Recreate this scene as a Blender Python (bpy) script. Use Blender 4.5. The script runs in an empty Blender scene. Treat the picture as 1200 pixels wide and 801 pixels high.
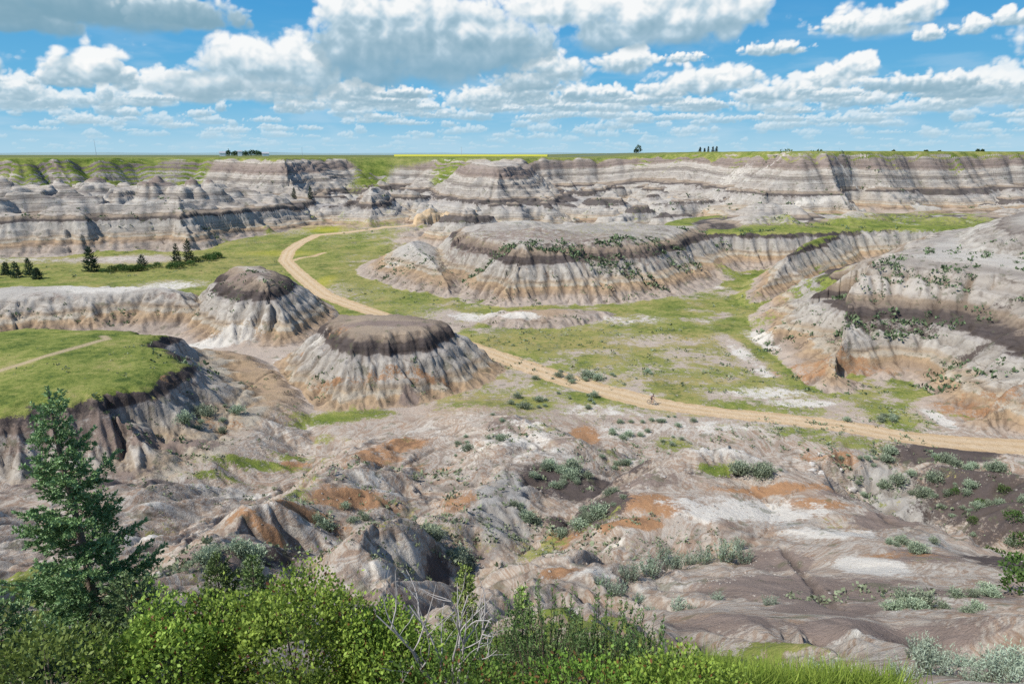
import bpy, math, random, time
import numpy as np
T0 = time.time()
R = math.radians
CAM_Z = 38.0                       # eye height above the canyon floor (m)

# === TERRAIN =================================================================
_ang = np.arange(16) * (2 * np.pi / 16) + 0.13
_gx, _gy = np.cos(_ang).astype(np.float32), np.sin(_ang).astype(np.float32)
def perlin(x, y, seed=0):
    """2-D gradient noise, about -0.7..0.7"""
    x = np.asarray(x, np.float32); y = np.asarray(y, np.float32)
    fx, fy = np.floor(x), np.floor(y)
    ix, iy = fx.astype(np.int64), fy.astype(np.int64)
    x = x - fx; y = y - fy
    u = x * x * x * (x * (x * 6 - 15) + 10); v = y * y * y * (y * (y * 6 - 15) + 10)
    def g(i, j, dx, dy):
        h = ((ix + i) * 374761393 + (iy + j) * 668265263 + seed * 97463477) & 0xffffffff
        h = ((h ^ (h >> 13)) * 1274126177) & 0xffffffff
        h = (h ^ (h >> 16)) & 15
        return _gx[h] * dx + _gy[h] * dy
    a = g(0, 0, x, y); b = g(1, 0, x - 1, y); c = g(0, 1, x, y - 1); d = g(1, 1, x - 1, y - 1)
    ab = a + (b - a) * u; cd = c + (d - c) * u
    return ab + (cd - ab) * v
def fbm(x, y, seed=0, octv=4, gain=.5):
    s = 0; a = 1.0
    for k in range(octv):
        s = s + a * perlin(x, y, seed + k * 7); x = x * 2.03 + 3.7; y = y * 2.03 - 1.3; a *= gain
    return s
def sstep(a, b, x):
    t = np.clip((x - a) / (b - a), 0, 1); return t * t * (3 - 2 * t)
def chaikin(pts, n=2):
    for _ in range(n):
        q = []
        for i in range(len(pts)):
            a = pts[i]; b = pts[(i + 1) % len(pts)]
            q.append((.75 * a[0] + .25 * b[0], .75 * a[1] + .25 * b[1]))
            q.append((.25 * a[0] + .75 * b[0], .25 * a[1] + .75 * b[1]))
        pts = q
    return pts
def poly_sd(x, y, pts):
    best = np.full(x.shape, 1e18); tt = np.zeros(x.shape); ins = np.zeros(x.shape, bool); L = 0.0
    for i in range(len(pts)):
        ax, ay = pts[i]; bx, by = pts[(i + 1) % len(pts)]
        ex, ey = bx - ax, by - ay; l2 = ex * ex + ey * ey + 1e-12; l = math.sqrt(l2)
        px = x - ax; py = y - ay
        k = np.clip((px * ex + py * ey) / l2, 0, 1)
        dx = px - k * ex; dy = py - k * ey; d = dx * dx + dy * dy
        m = d < best
        best = np.where(m, d, best); tt = np.where(m, L + k * l, tt)
        if abs(by - ay) > 1e-9:
            c = ((ay > y) != (by > y)) & (px < ex * py / (by - ay)); ins ^= c
        L += l
    d = np.sqrt(best)
    return np.where(ins, d, -d), tt
def line_d(x, y, pts, vals, reach):
    """distance to an open polyline and the value interpolated along it"""
    best = np.full(x.shape, 1e9); vv = np.zeros(x.shape)
    for i in range(len(pts) - 1):
        ax, ay = pts[i]; bx, by = pts[i + 1]
        m = np.nonzero((x > min(ax, bx) - reach) & (x < max(ax, bx) + reach) & (y > min(ay, by) - reach) & (y < max(ay, by) + reach))[0]
        if not len(m): continue
        ex, ey = bx - ax, by - ay; l2 = ex * ex + ey * ey + 1e-12
        px = x[m] - ax; py = y[m] - ay
        k = np.clip((px * ex + py * ey) / l2, 0, 1)
        d = np.hypot(px - k * ex, py - k * ey)
        w = d < best[m]; mm = m[w]
        best[mm] = d[w]; vv[mm] = vals[i] + (vals[i + 1] - vals[i]) * k[w]
    return best, vv

# --- the valley floor and the slope below the viewpoint: height by distance from the rim
FY = [-4000, -60, -3, 0, 2, 5, 8, 12, 16, 20, 27, 35, 45, 55, 70, 80, 90, 200, 260, 340, 400, 460, 6000]
FZ = [37.5, 37.3, 36.6, 36.3, 35.4, 33.2, 30.9, 27.9, 25.3, 22.9, 18.3, 14.0, 10.2, 7.0, 3.2, 0.7, 0, 0, .6, 4.5, 8.5, 11, 11]
# --- mesas and hills: outline at the foot, base height, (distance inside, height) profile, gully (size, spacing)s
MESAS = dict(
 butte=dict(b=0, p=[(-43.9, 116.0),(-37.7, 104.5),(-31.0, 99.1),(-22.3, 98.3),(-14.0, 100.6),(-6.3, 106.1),(0.0, 117.0),(-1.3, 127.8),(-10.6, 135.8),(-25.2, 139.2),(-40.9, 137.1),(-45.8, 127.8)],
   so=1.5, f=[(0,0),(2,.9),(5,3.2),(7.6,5.6),(8.8,6.4),(10.2,8.3),(12,8.9),(16,9.3)], g=[(1.3,7),(.55,2.1),(.2,.8)]),
 dome=dict(b=0, p=[(-40.1, 157.6),(-39.3, 143.4),(-46.1, 133.9),(-56.0, 132.6),(-67.0, 137.8),(-79.4, 151.0),(-86.2, 170.6),(-75.7, 185.9),(-56.8, 185.9),(-44.6, 172.7)],
   so=.6, f=[(0,0),(3,1.8),(7,5.2),(9,7.0),(11,8.8),(14.5,10.8),(19,11.8),(24,12.1)], g=[(2.0,9),(.5,2.2)]),
 shelf=dict(b=0, p=[(-148.7, 126.6),(-119.6, 131.4),(-104.4, 133.9),(-97.4, 139.2),(-86.3, 141.9),(-70.1, 140.5),(-57.9, 141.9),(-63.4, 164.8),(-73.9, 181.3),(-106.5, 185.9),(-140.3, 183.5),(-198.6, 172.7)],
   f=[(0,0),(3.5,1.0),(8,3.0),(12,5.4),(15,6.5),(20,6.9),(30,7.2)], g=[(3.4,13),(1.2,4.4),(.4,1.6)]),
 green=dict(b=2, p=[(-68.8, 56.5),(-56.2, 60.7),(-48.2, 64.1),(-40.3, 67.1),(-35.6, 73.3),(-33.1, 82.7),(-34.2, 96.0),(-41.4, 111.8),(-51.5, 125.6),(-79.6, 130.5),(-107.8, 125.6),(-134.6, 119.9)],
   f=[(0,0),(4,1.0),(8.5,2.7),(10.8,4.3),(12.2,5.8),(13.6,6.7),(16,7.2),(22,7.8),(40,8.4)], g=[(3.0,11),(1.0,3.6),(.3,1.2)]),
 long=dict(b=0, p=[(-38.7, 222.2),(-31.0, 203.9),(-20.2, 187.0),(-9.0, 175.8),(0.0, 170.6),(13.4, 174.7),(27.1, 176.9),(43.9, 181.3),(57.2, 195.8),(74.1, 217.3),(92.0, 243.9),(86.4, 265.4),(34.1, 272.5),(-13.8, 275.0),(-32.7, 260.8),(-39.6, 241.9)],
   f=[(0,0),(2,1.2),(5,3.4),(9,5.6),(13,9.3),(16,12.2),(19,13.3),(26,14.0),(36,14.6)], hum=(22,42,5), g=[(4.4,18),(1.4,5),(.4,1.6)]),
 longtail=dict(b=0, p=[(-55.0, 227.3),(-43.2, 208.2),(-23.8, 187.0),(-12.7, 181.3),(-10.6, 209.7),(-16.6, 265.4),(-44.0, 270.1),(-54.2, 247.9)],
   f=[(0,0),(3,1.8),(8,4.2),(14,6.8),(22,9.5)], g=[(1.8,9),(.8,3.2),(.3,1.3)]),
 hump=dict(b=0, p=[(-10.0, 155.9),(-1.9, 149.4),(9.5, 147.8),(24.3, 157.6),(27.8, 166.7),(10.9, 170.6),(-6.4, 166.7)],
   f=[(0,0),(3,1.2),(8,2.0),(12,2.3)], g=[(1.4,6),(.4,2)]),
 hill=dict(b=0, p=[(51.2, 151.8),(50.1, 139.2),(49.3, 123.8),(49.2, 115.0),(51.1, 109.1),(54.0, 104.5),(58.6, 105.3),(66.5, 115.0),(69.3, 113.1),(66.2, 102.9),(64.7, 94.8),(66.4, 89.7),(70.5, 87.0),(78.0, 82.0),(93.7, 75.9),(332.5, 265.4),(191.4, 254.2),(153.1, 254.2),(121.0, 234.4),(95.5, 209.7),(69.3, 181.3)],
   f=[(0,0),(3,2.3),(6,4.2),(9,6.2),(12,8.4),(15,9.8),(19,12.5),(26,16.5),(34,17.6),(50,18.6)], g=[(5.8,17),(2.0,5.6),(.6,1.8)]),
 hilltop=dict(b=15.8, p=[(97.3, 160.7),(93.7, 146.6),(98.3, 134.8),(106.2, 120.1),(132.0, 115.9),(317.8, 257.9),(222.5, 257.9),(148.8, 218.6),(116.4, 187.4)],
   f=[(0,0),(4,2.3),(8,4.6),(14,7),(25,9)], g=[(2.0,12),(.7,4)]),
 mound=dict(b=1, p=[(60.3, 176.5),(63.8, 172.2),(76.0, 181.0),(90.7, 193.2),(111.9, 216.3),(133.6, 247.5),(129.5, 258.4),(104.2, 251.7),(78.9, 219.6)],
   f=[(0,0),(5,4),(9,7.5),(11,9.5),(14,10.8),(22,11.6)], g=[(1.6,9),(.5,3)]),
 bench=dict(b=0, p=[(37.1, 209.7),(56.1, 222.2),(65.9, 227.3),(85.3, 225.5),(103.9, 229.0),(132.8, 240.0),(157.0, 240.0),(211.3, 240.0),(288.8, 331.8),(191.8, 335.4),(81.7, 328.2),(46.4, 285.3)],
   f=[(0,0),(5,3.5),(9,7.5),(11,10.5),(14,11.8),(40,12.5)], hum=(20,34,14), g=[(3.4,15),(1.1,4.2),(.4,1.5)]),
 leftcliff=dict(b=0, p=[(-288.6, 229.0),(-211.3, 240.0),(-189.9, 252.1),(-162.1, 258.6),(-149.6, 265.4),(-133.0, 265.4),(-120.4, 275.2),(-109.2, 292.2),(-100.9, 312.3),(-95.1, 336.7),(-87.2, 352.5),(-89.9, 405.2),(-161.6, 437.9),(-323.3, 437.9),(-499.5, 405.2)],
   f=[(0,0),(3,1.8),(7,5),(11,8.2),(14,11.4),(16.5,14.2),(28,15.2),(60,17)], hum=(17,44,24), g=[(8,36),(2.2,11),(.6,4)]),
 cone=dict(b=11, p=[(-70.9, 418.8),(-18.1, 368.7),(18.8, 381.7),(54.5, 444.6),(33.3, 544.9),(-59.9, 544.9)],
   f=[(0,0),(12,5),(22,11),(28,15),(33,20),(40,21.6),(60,22.5)], g=[(4,22),(1.4,7),(.5,2.5)]),
 whitemound=dict(b=8, p=[(-91.8, 357.7),(-65.9, 333.5),(-53.5, 374.0),(-68.1, 432.8),(-100.4, 425.4)],
   f=[(0,0),(5,3.5),(8,7),(13,10.5),(20,13),(28,14.2)], g=[(2.4,14),(1,4.5)]),
 plateau=dict(b=11.5, p=[(-553.0, 375.1),(-381.7, 388.6),(-291.4, 395.7),(-261.9, 418.8),(-245.1, 444.6),(-227.0, 463.6),(-187.4, 410.8),(-156.7, 375.1),(-120.3, 362.4),(-92.2, 375.1),(-97.3, 453.9),(-98.3, 519.0),(-60.6, 495.3),(-23.2, 473.7),(22.7, 463.6),(60.6, 495.3),(92.8, 473.7),(95.4, 388.6),(106.1, 345.0),(121.6, 329.1),(148.2, 334.2),(166.2, 329.1),(192.2, 339.5),(224.3, 350.6),(276.5, 375.1),(403.1, 410.8),(722.5, 453.9),(90000,400),(90000,90000),(-90000,90000),(-90000,400)],
   f=[(0,0),(6,3),(14,7),(20,9),(26,13.2),(34,18),(41,22.8),(47,24.2),(90,24.6)], g=[(16,70),(5.5,24),(1.2,7)]),
)
# --- the dirt path: centre line and half width
PATH = [((90.1, 80.7),3.4),((74.8, 83.6),3.4),((68.6, 84.5),3.3),((61.5, 85.9),3.0),((54.8, 88.5),2.7),((49.5, 92.2),2.5),((42.0, 95.2),2.3),((33.9, 97.6),2.2),((26.7, 100.2),2.3),((21.8, 102.9),2.8),((14.4, 109.1),2.9),((7.6, 116.0),2.8),((0.0, 125.5),2.6),((-7.0, 133.9),2.5),((-17.0, 146.3),2.4),((-30.1, 162.0),2.5),((-41.3, 174.7),2.6),((-53.0, 189.5),2.7),((-62.7, 208.2),2.7),((-74.1, 230.8),2.6),((-84.2, 252.1),2.6),((-89.0, 272.5),2.6),((-90.1, 290.8),2.6),((-88.5, 311.5),2.4),((-75.5, 319.6),2.2),((-62.2, 334.1),2.1),((-42.7, 344.5),2.1),((-26.3, 353.9),2.1),((-11.0, 357.1),2)]
SIDEPATH = [(-81.6, 247.9),(-79.8, 256.4),(-75.9, 260.8),(-73.8, 267.7)]
TRACK = [((-73.4, 84.3)),((-69.8, 88.5)),((-67.0, 94.9)),((-65.2, 100.3)),((-64.6, 105.2)),((-66.4, 107.3))]
# --- open cracks and small scarps in the clay
CRACKS = [[(17.8, 40.0),(17.3, 36.6),(16.4, 33.2),(15.0, 28.6),(13.6, 24.2)],
 [(-43.2, 68.3),(-41.3, 73.9),(-39.2, 77.8),(-38.5, 84.9),(-40.4, 92.6),(-42.3, 105.4),(-41.6, 113.9)], [(17.7, 53.1),(20.3, 53.4),(21.3, 51.0)],
 [(-15.8, 67.9),(-12.8, 72.2),(-9.8, 80.5)]]
# --- ridges (+) and gullies (-) of the broken ground between the path and the viewpoint
RIDGES = [
 ([(6.3, 45.0),(11.2, 50.1),(20.3, 56.9),(26.8, 54.0),(27.6, 44.7),(23.9, 32.6),(19.4, 21.8)], [0,1.8,2.6,2.6,1.8,1.2,0], 8),
 ([(38.0, 77.4),(41.1, 74.8),(43.3, 67.7),(44.6, 59.3),(44.0, 51.0),(47.1, 45.0)], [-1,-5,-7.4,-9,-8.6,-7], 8.5),
 ([(-5.0, 94.6),(-1.7, 83.5),(1.0, 70.1),(0.0, 53.4)], [1.2,2.4,2.6,.6], 7),
 ([(1.2, 87.3),(10.4, 76.9),(18.7, 72.2)], [1,1.6,.4], 4),
 ([(3.7, 67.9),(4.4, 57.0),(2.5, 43.7)], [-1,-1.8,-1.2], 4),
 ([(7.9, 56.8),(15.5, 59.3),(21.0, 61.0)], [.8,2.0,1.2], 5),
 ([(-17.6, 81.6),(-16.7, 64.0),(-17.1, 48.9)], [1.4,2.0,1.0], 6),
 ([(-30.6, 83.9),(-28.8, 69.9),(-29.4, 55.5)], [-1.5,-2,-1], 6),
 ([(-7.4, 43.7),(-9.3, 40.6),(-9.6, 33.2)], [2.2,2.4,.6], 4),
 ([(-3.9, 45.7),(-3.4, 34.0)], [-2.2,-1.5], 3),
 ([(-19.0, 44.9),(-19.0, 39.1)], [1.8,1.0], 4.5),
 ([(-13.3, 44.9),(-11.3, 34.0)], [-1.6,-1.2], 3.5),
]
# places where the clay lies smooth: the grey spur at the right, the white hump behind it
SMOOTH = [((18.8, 34.0), 11, 9), ((10.1, 23.0), 6, 5), ((19.2, 49.2), 9, 5), ((18.5, 26.5), 6, 5), ((-7.7, 45.7), 2.5, 3)]
def terrain(x, y):
    """height of the ground at (x, y) and the masks its materials read"""
    x = np.asarray(x, np.float64).ravel(); y = np.asarray(y, np.float64).ravel()
    n = x.shape
    A = {k: np.zeros(n) for k in ('gul', 'mesa', 'topgreen', 'fg', 'so')}
    H = np.interp(y, FY, FZ)
    soft = np.interp(y - 2, FY, FZ); H = .5 * H + .25 * soft + .25 * np.interp(y + 2, FY, FZ)
    floor = H.copy()
    near = np.nonzero((y > -5) & (y < 112) & (np.abs(x) < 160))[0]
    fgm = sstep(104, 88, y) * sstep(-40, -10, y)
    A['fg'] = fgm
    sm = np.zeros(n)
    for (cx, cy), rx, ry in SMOOTH: sm = np.maximum(sm, sstep(1.5, .5, np.hypot((x - cx) / rx, (y - cy) / ry)))
    A['smooth'] = sm
    # broken ground
    if len(near):
        xx, yy = x[near], y[near]
        wx = xx + 4 * perlin(xx / 14, yy / 14, 3); wy = yy + 4 * perlin(xx / 14, yy / 14, 4)
        k = sstep(96, 78, yy) * sstep(9, 30, yy) * (1 - .8 * sm[near])
        n1 = np.abs(perlin(wx / 13, wy / 24, 11)); n2 = np.abs(perlin(wx / 4.4, wy / 9, 12)); n3 = np.abs(perlin(wx / 1.5, wy / 3.2, 13))
        h = 3.3 * (n1 - .2) + .8 * (n2 - .2) + .12 * (n3 - .2)
        A['gul'][near] = k * (.8 * sstep(.10, 0, n2) + .5 * sstep(.10, 0, n3))
        add = h * k
        for pts, am, w in RIDGES:
            d, v = line_d(xx, yy, pts, am, w * 2.6)
            add = add + np.where(d < 1e8, 1.3 * v * np.exp(-(d / w) ** 2), 0)
        H[near] += add
    far = np.nonzero((y > 236) & (y < 700))[0]
    if len(far):
        xx, yy = x[far], y[far]
        wx = xx + 9 * perlin(xx / 34, yy / 34, 23); wy = yy + 9 * perlin(xx / 34, yy / 34, 24)
        k = sstep(252, 300, yy) * (1 - sstep(-30, -60, xx) * sstep(345, 325, yy)) * (1 - .75 * sstep(70, 100, xx) * sstep(340, 310, yy))
        n1 = np.abs(perlin(wx / 38, wy / 26, 21)); n2 = np.abs(perlin(wx / 13, wy / 11, 22)); n3 = np.abs(perlin(wx / 4.5, wy / 4.5, 25))
        hh = 22 * (n1 - .12) + 7 * (n2 - .15) + 1.8 * (n3 - .2)
        H[far] += k * (hh + .45 * np.sin((hh + H[far]) * 2.3) + .25 * np.sin((hh + H[far]) * 5.1))
        A['mesa'][far] = np.maximum(A['mesa'][far], k)
        A['gul'][far] = k * (.8 * sstep(.09, 0, n2) + .4 * sstep(.1, 0, n3))
    H += .25 * perlin(x / 7, y / 7, 31) * sstep(3, 10, y) + .08 * perlin(x / 1.7, y / 1.7, 32)
    for q, (name, M) in enumerate(MESAS.items()):
        pts = chaikin(M['p'], 2)
        X0, X1 = min(p[0] for p in pts) - 8, max(p[0] for p in pts) + 8
        Y0, Y1 = min(p[1] for p in pts) - 8, max(p[1] for p in pts) + 8
        m = np.nonzero((x > X0) & (x < X1) & (y > Y0) & (y < Y1))[0]
        if not len(m): continue
        xx, yy = x[m], y[m]
        A0, l0 = M['g'][0]
        wx = xx + .9 * A0 * perlin(xx / l0 * .6, yy / l0 * .6, 40 + q) + .3 * A0 * perlin(xx / l0 * 2, yy / l0 * 2, 41 + q); wy = yy + .9 * A0 * perlin(xx / l0 * .6, yy / l0 * .6, 60 + q) + .3 * A0 * perlin(xx / l0 * 2, yy / l0 * 2, 61 + q)
        sd, t = poly_sd(wx, wy, pts)
        top = M['f'][-2][0]
        env = sstep(-1.5, .25 * top, sd) * (1 - .75 * sstep(.62 * top, 1.1 * top, sd))
        gl = np.zeros(len(m)); s2 = sd
        for gi, (a, lam) in enumerate(M['g']):
            tw = t + .5 * lam * perlin(t / lam * .5, sd / (lam * .8), 80 + q + gi)
            nn = perlin(tw / lam, sd / (lam * 2.2) + q * 3.3, 100 + q * 5 + gi)
            c = np.clip(np.abs(nn) * 2.4, 0, 1)
            s2 = s2 - a * env * (1 - c) ** 1.2 * np.clip(.9 + 1.5 * perlin(t / (lam * 2.6) + 7 * gi, sd / (lam * 3) + q, 190 + gi), .1, 2.0)
            gl = np.maximum(gl, env * (1 - c) ** 3 * (1.0 if gi == 1 else .75))
        z = np.interp(s2, [p[0] for p in M['f']], [p[1] for p in M['f']])
        if name == 'plateau':
            z = z * (1 + .17 * sstep(70, 150, xx))
        z = M['b'] + np.where(s2 < 0, s2 * .45, z)
        z = z + np.where(s2 > top * .8, .35 * perlin(xx / 8, yy / 8, 140 + q), 0)
        if 'hum' in M:
            h0, h1, ha = M['hum']; hx = xx + 6 * perlin(xx / 22, yy / 22, 173); hy = yy + 6 * perlin(xx / 22, yy / 22, 174)
            z = z + sstep(h0, h1, s2) * ha * ((np.abs(perlin(hx / 40 + 3, hy / 28, 171)) - .10) + .35 * (np.abs(perlin(hx / 14, hy / 12, 172)) - .15))
        # hard beds stand out as small ledges
        st = .16 * np.sin(z * 2.9 + perlin(xx / 16, yy / 16, 150) * 2) * sstep(0, 3, s2) * (1 - sstep(top * .8, top, s2))
        if name in ('plateau', 'leftcliff', 'cone', 'whitemound'):
            tz = z + 1.5 * perlin(xx / 60, yy / 60, 151)
            st = (.42 * np.sin(tz * 2.3) + .26 * np.sin(tz * 5.1 + 1)) * sstep(0, 3, s2) * (1 - sstep(top * .9, top * 1.05, s2) * (name == 'plateau')) * (.5 + 1.0 * np.clip(.5 + perlin(xx / 20, yy / 20, 152), 0, 1))
        z = z + st
        w = z > H[m]
        mm = m[w]
        H[mm] = z[w]
        A['gul'][mm] = gl[w]
        A['so'][mm] = M.get('so', 0) if name != 'plateau' else -5.2 * sstep(60, 130, xx[w])
        if name in ('hill', 'hilltop'): A['so'][mm] = -3.2 * sstep(12, 15.5, z[w]) - 2 * sstep(19, 22, z[w])
        A['fg'][mm] *= 1 - sstep(.0, 1.5, s2[w])
        A['mesa'][mm] = np.maximum(sstep(-.5, 1.0, s2[w]), 0)
        tg = {'green': (12.4, 14.6), 'bench': (11.5, 14), 'mound': (10, 13), 'plateau': (45, 56)}.get(name)
        if name == 'plateau': tg = (45 - 8 * sstep(60, 120, xx[w]), 56 - 8 * sstep(60, 120, xx[w]))
        rag = (2.2 if name != 'plateau' else 9) * (perlin(xx[w] / 5, yy[w] / 5, 160) + .5 * perlin(xx[w] / 1.7, yy[w] / 1.7, 161)) if name != 'plateau' else 9 * perlin(xx[w] / 25, yy[w] / 25, 160)
        A['topgreen'][mm] = sstep(tg[0], tg[1], s2[w] + rag) if tg else 0
        if name == 'bench': A['topgreen'][mm] *= sstep(26, 20, s2[w])
    # the path is worn level
    hw = [p[1] for p in PATH]
    d, v = line_d(x, y, [p[0] for p in PATH], hw, 9)
    k = np.where(d < 1e8, sstep(v + 3.5, v - .2, d), 0)
    H = H + (np.minimum(floor, 8) - .12 - H) * k * (H < floor + 3)
    ed = v + .45 * perlin(x / 1.9, y / 1.9, 170) + .3 * perlin(x / .7, y / .7, 175)
    A['path'] = np.where(d < 1e8, sstep(ed + .45, ed - .45, d) + .5 * sstep(.32, .1, np.abs(d / np.maximum(v, .1) - .38)), 0)
    d2, _ = line_d(x, y, SIDEPATH, [0] * len(SIDEPATH), 5)
    A['path'] = np.maximum(A['path'], sstep(1.7, .9, d2) * .7)
    d3, _ = line_d(x, y, TRACK, [0] * len(TRACK), 5)
    A['track'] = sstep(.9, .3, d3)
    for c in CRACKS:
        d4, _ = line_d(x, y, c, [0] * len(c), 3)
        d4 = d4 + .5 * np.abs(perlin(x / 1.3, y / 1.3, 180)) - .08
        H = H - .22 * sstep(.35, .05, d4); A['gul'] = np.maximum(A['gul'], sstep(.30, .08, d4) * .95)
    return H, A
# === END TERRAIN =============================================================
def erosion(x, y, ux, uy, lam, seed):
    """rills that run down the slope: noise waves across the local fall line (ux, uy)"""
    x = (x / lam).astype(np.float32); y = (y / lam).astype(np.float32)
    ix, iy = np.floor(x), np.floor(y); fx, fy = x - ix, y - iy
    ix = ix.astype(np.int64); iy = iy.astype(np.int64)
    va = np.zeros(x.shape, np.float32); wt = np.zeros(x.shape, np.float32)
    px, py = -uy.astype(np.float32), ux.astype(np.float32)
    for i in (-1, 0, 1):
        for j in (-1, 0, 1):
            h = ((ix + i) * 374761393 + (iy + j) * 668265263 + seed * 97463477) & 0xffffffff
            h = ((h ^ (h >> 13)) * 1274126177) & 0xffffffff
            h = h ^ (h >> 16)
            qx = fx - i - (h & 255) / np.float32(255); qy = fy - j - ((h >> 8) & 255) / np.float32(255)
            w = np.exp(-(qx * qx + qy * qy) * 2.2).astype(np.float32)
            va += np.cos((qx * px + qy * py) * np.float32(6.2832) + ((h >> 16) & 255) * np.float32(.004)) * w; wt += w
    return va / wt

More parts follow.
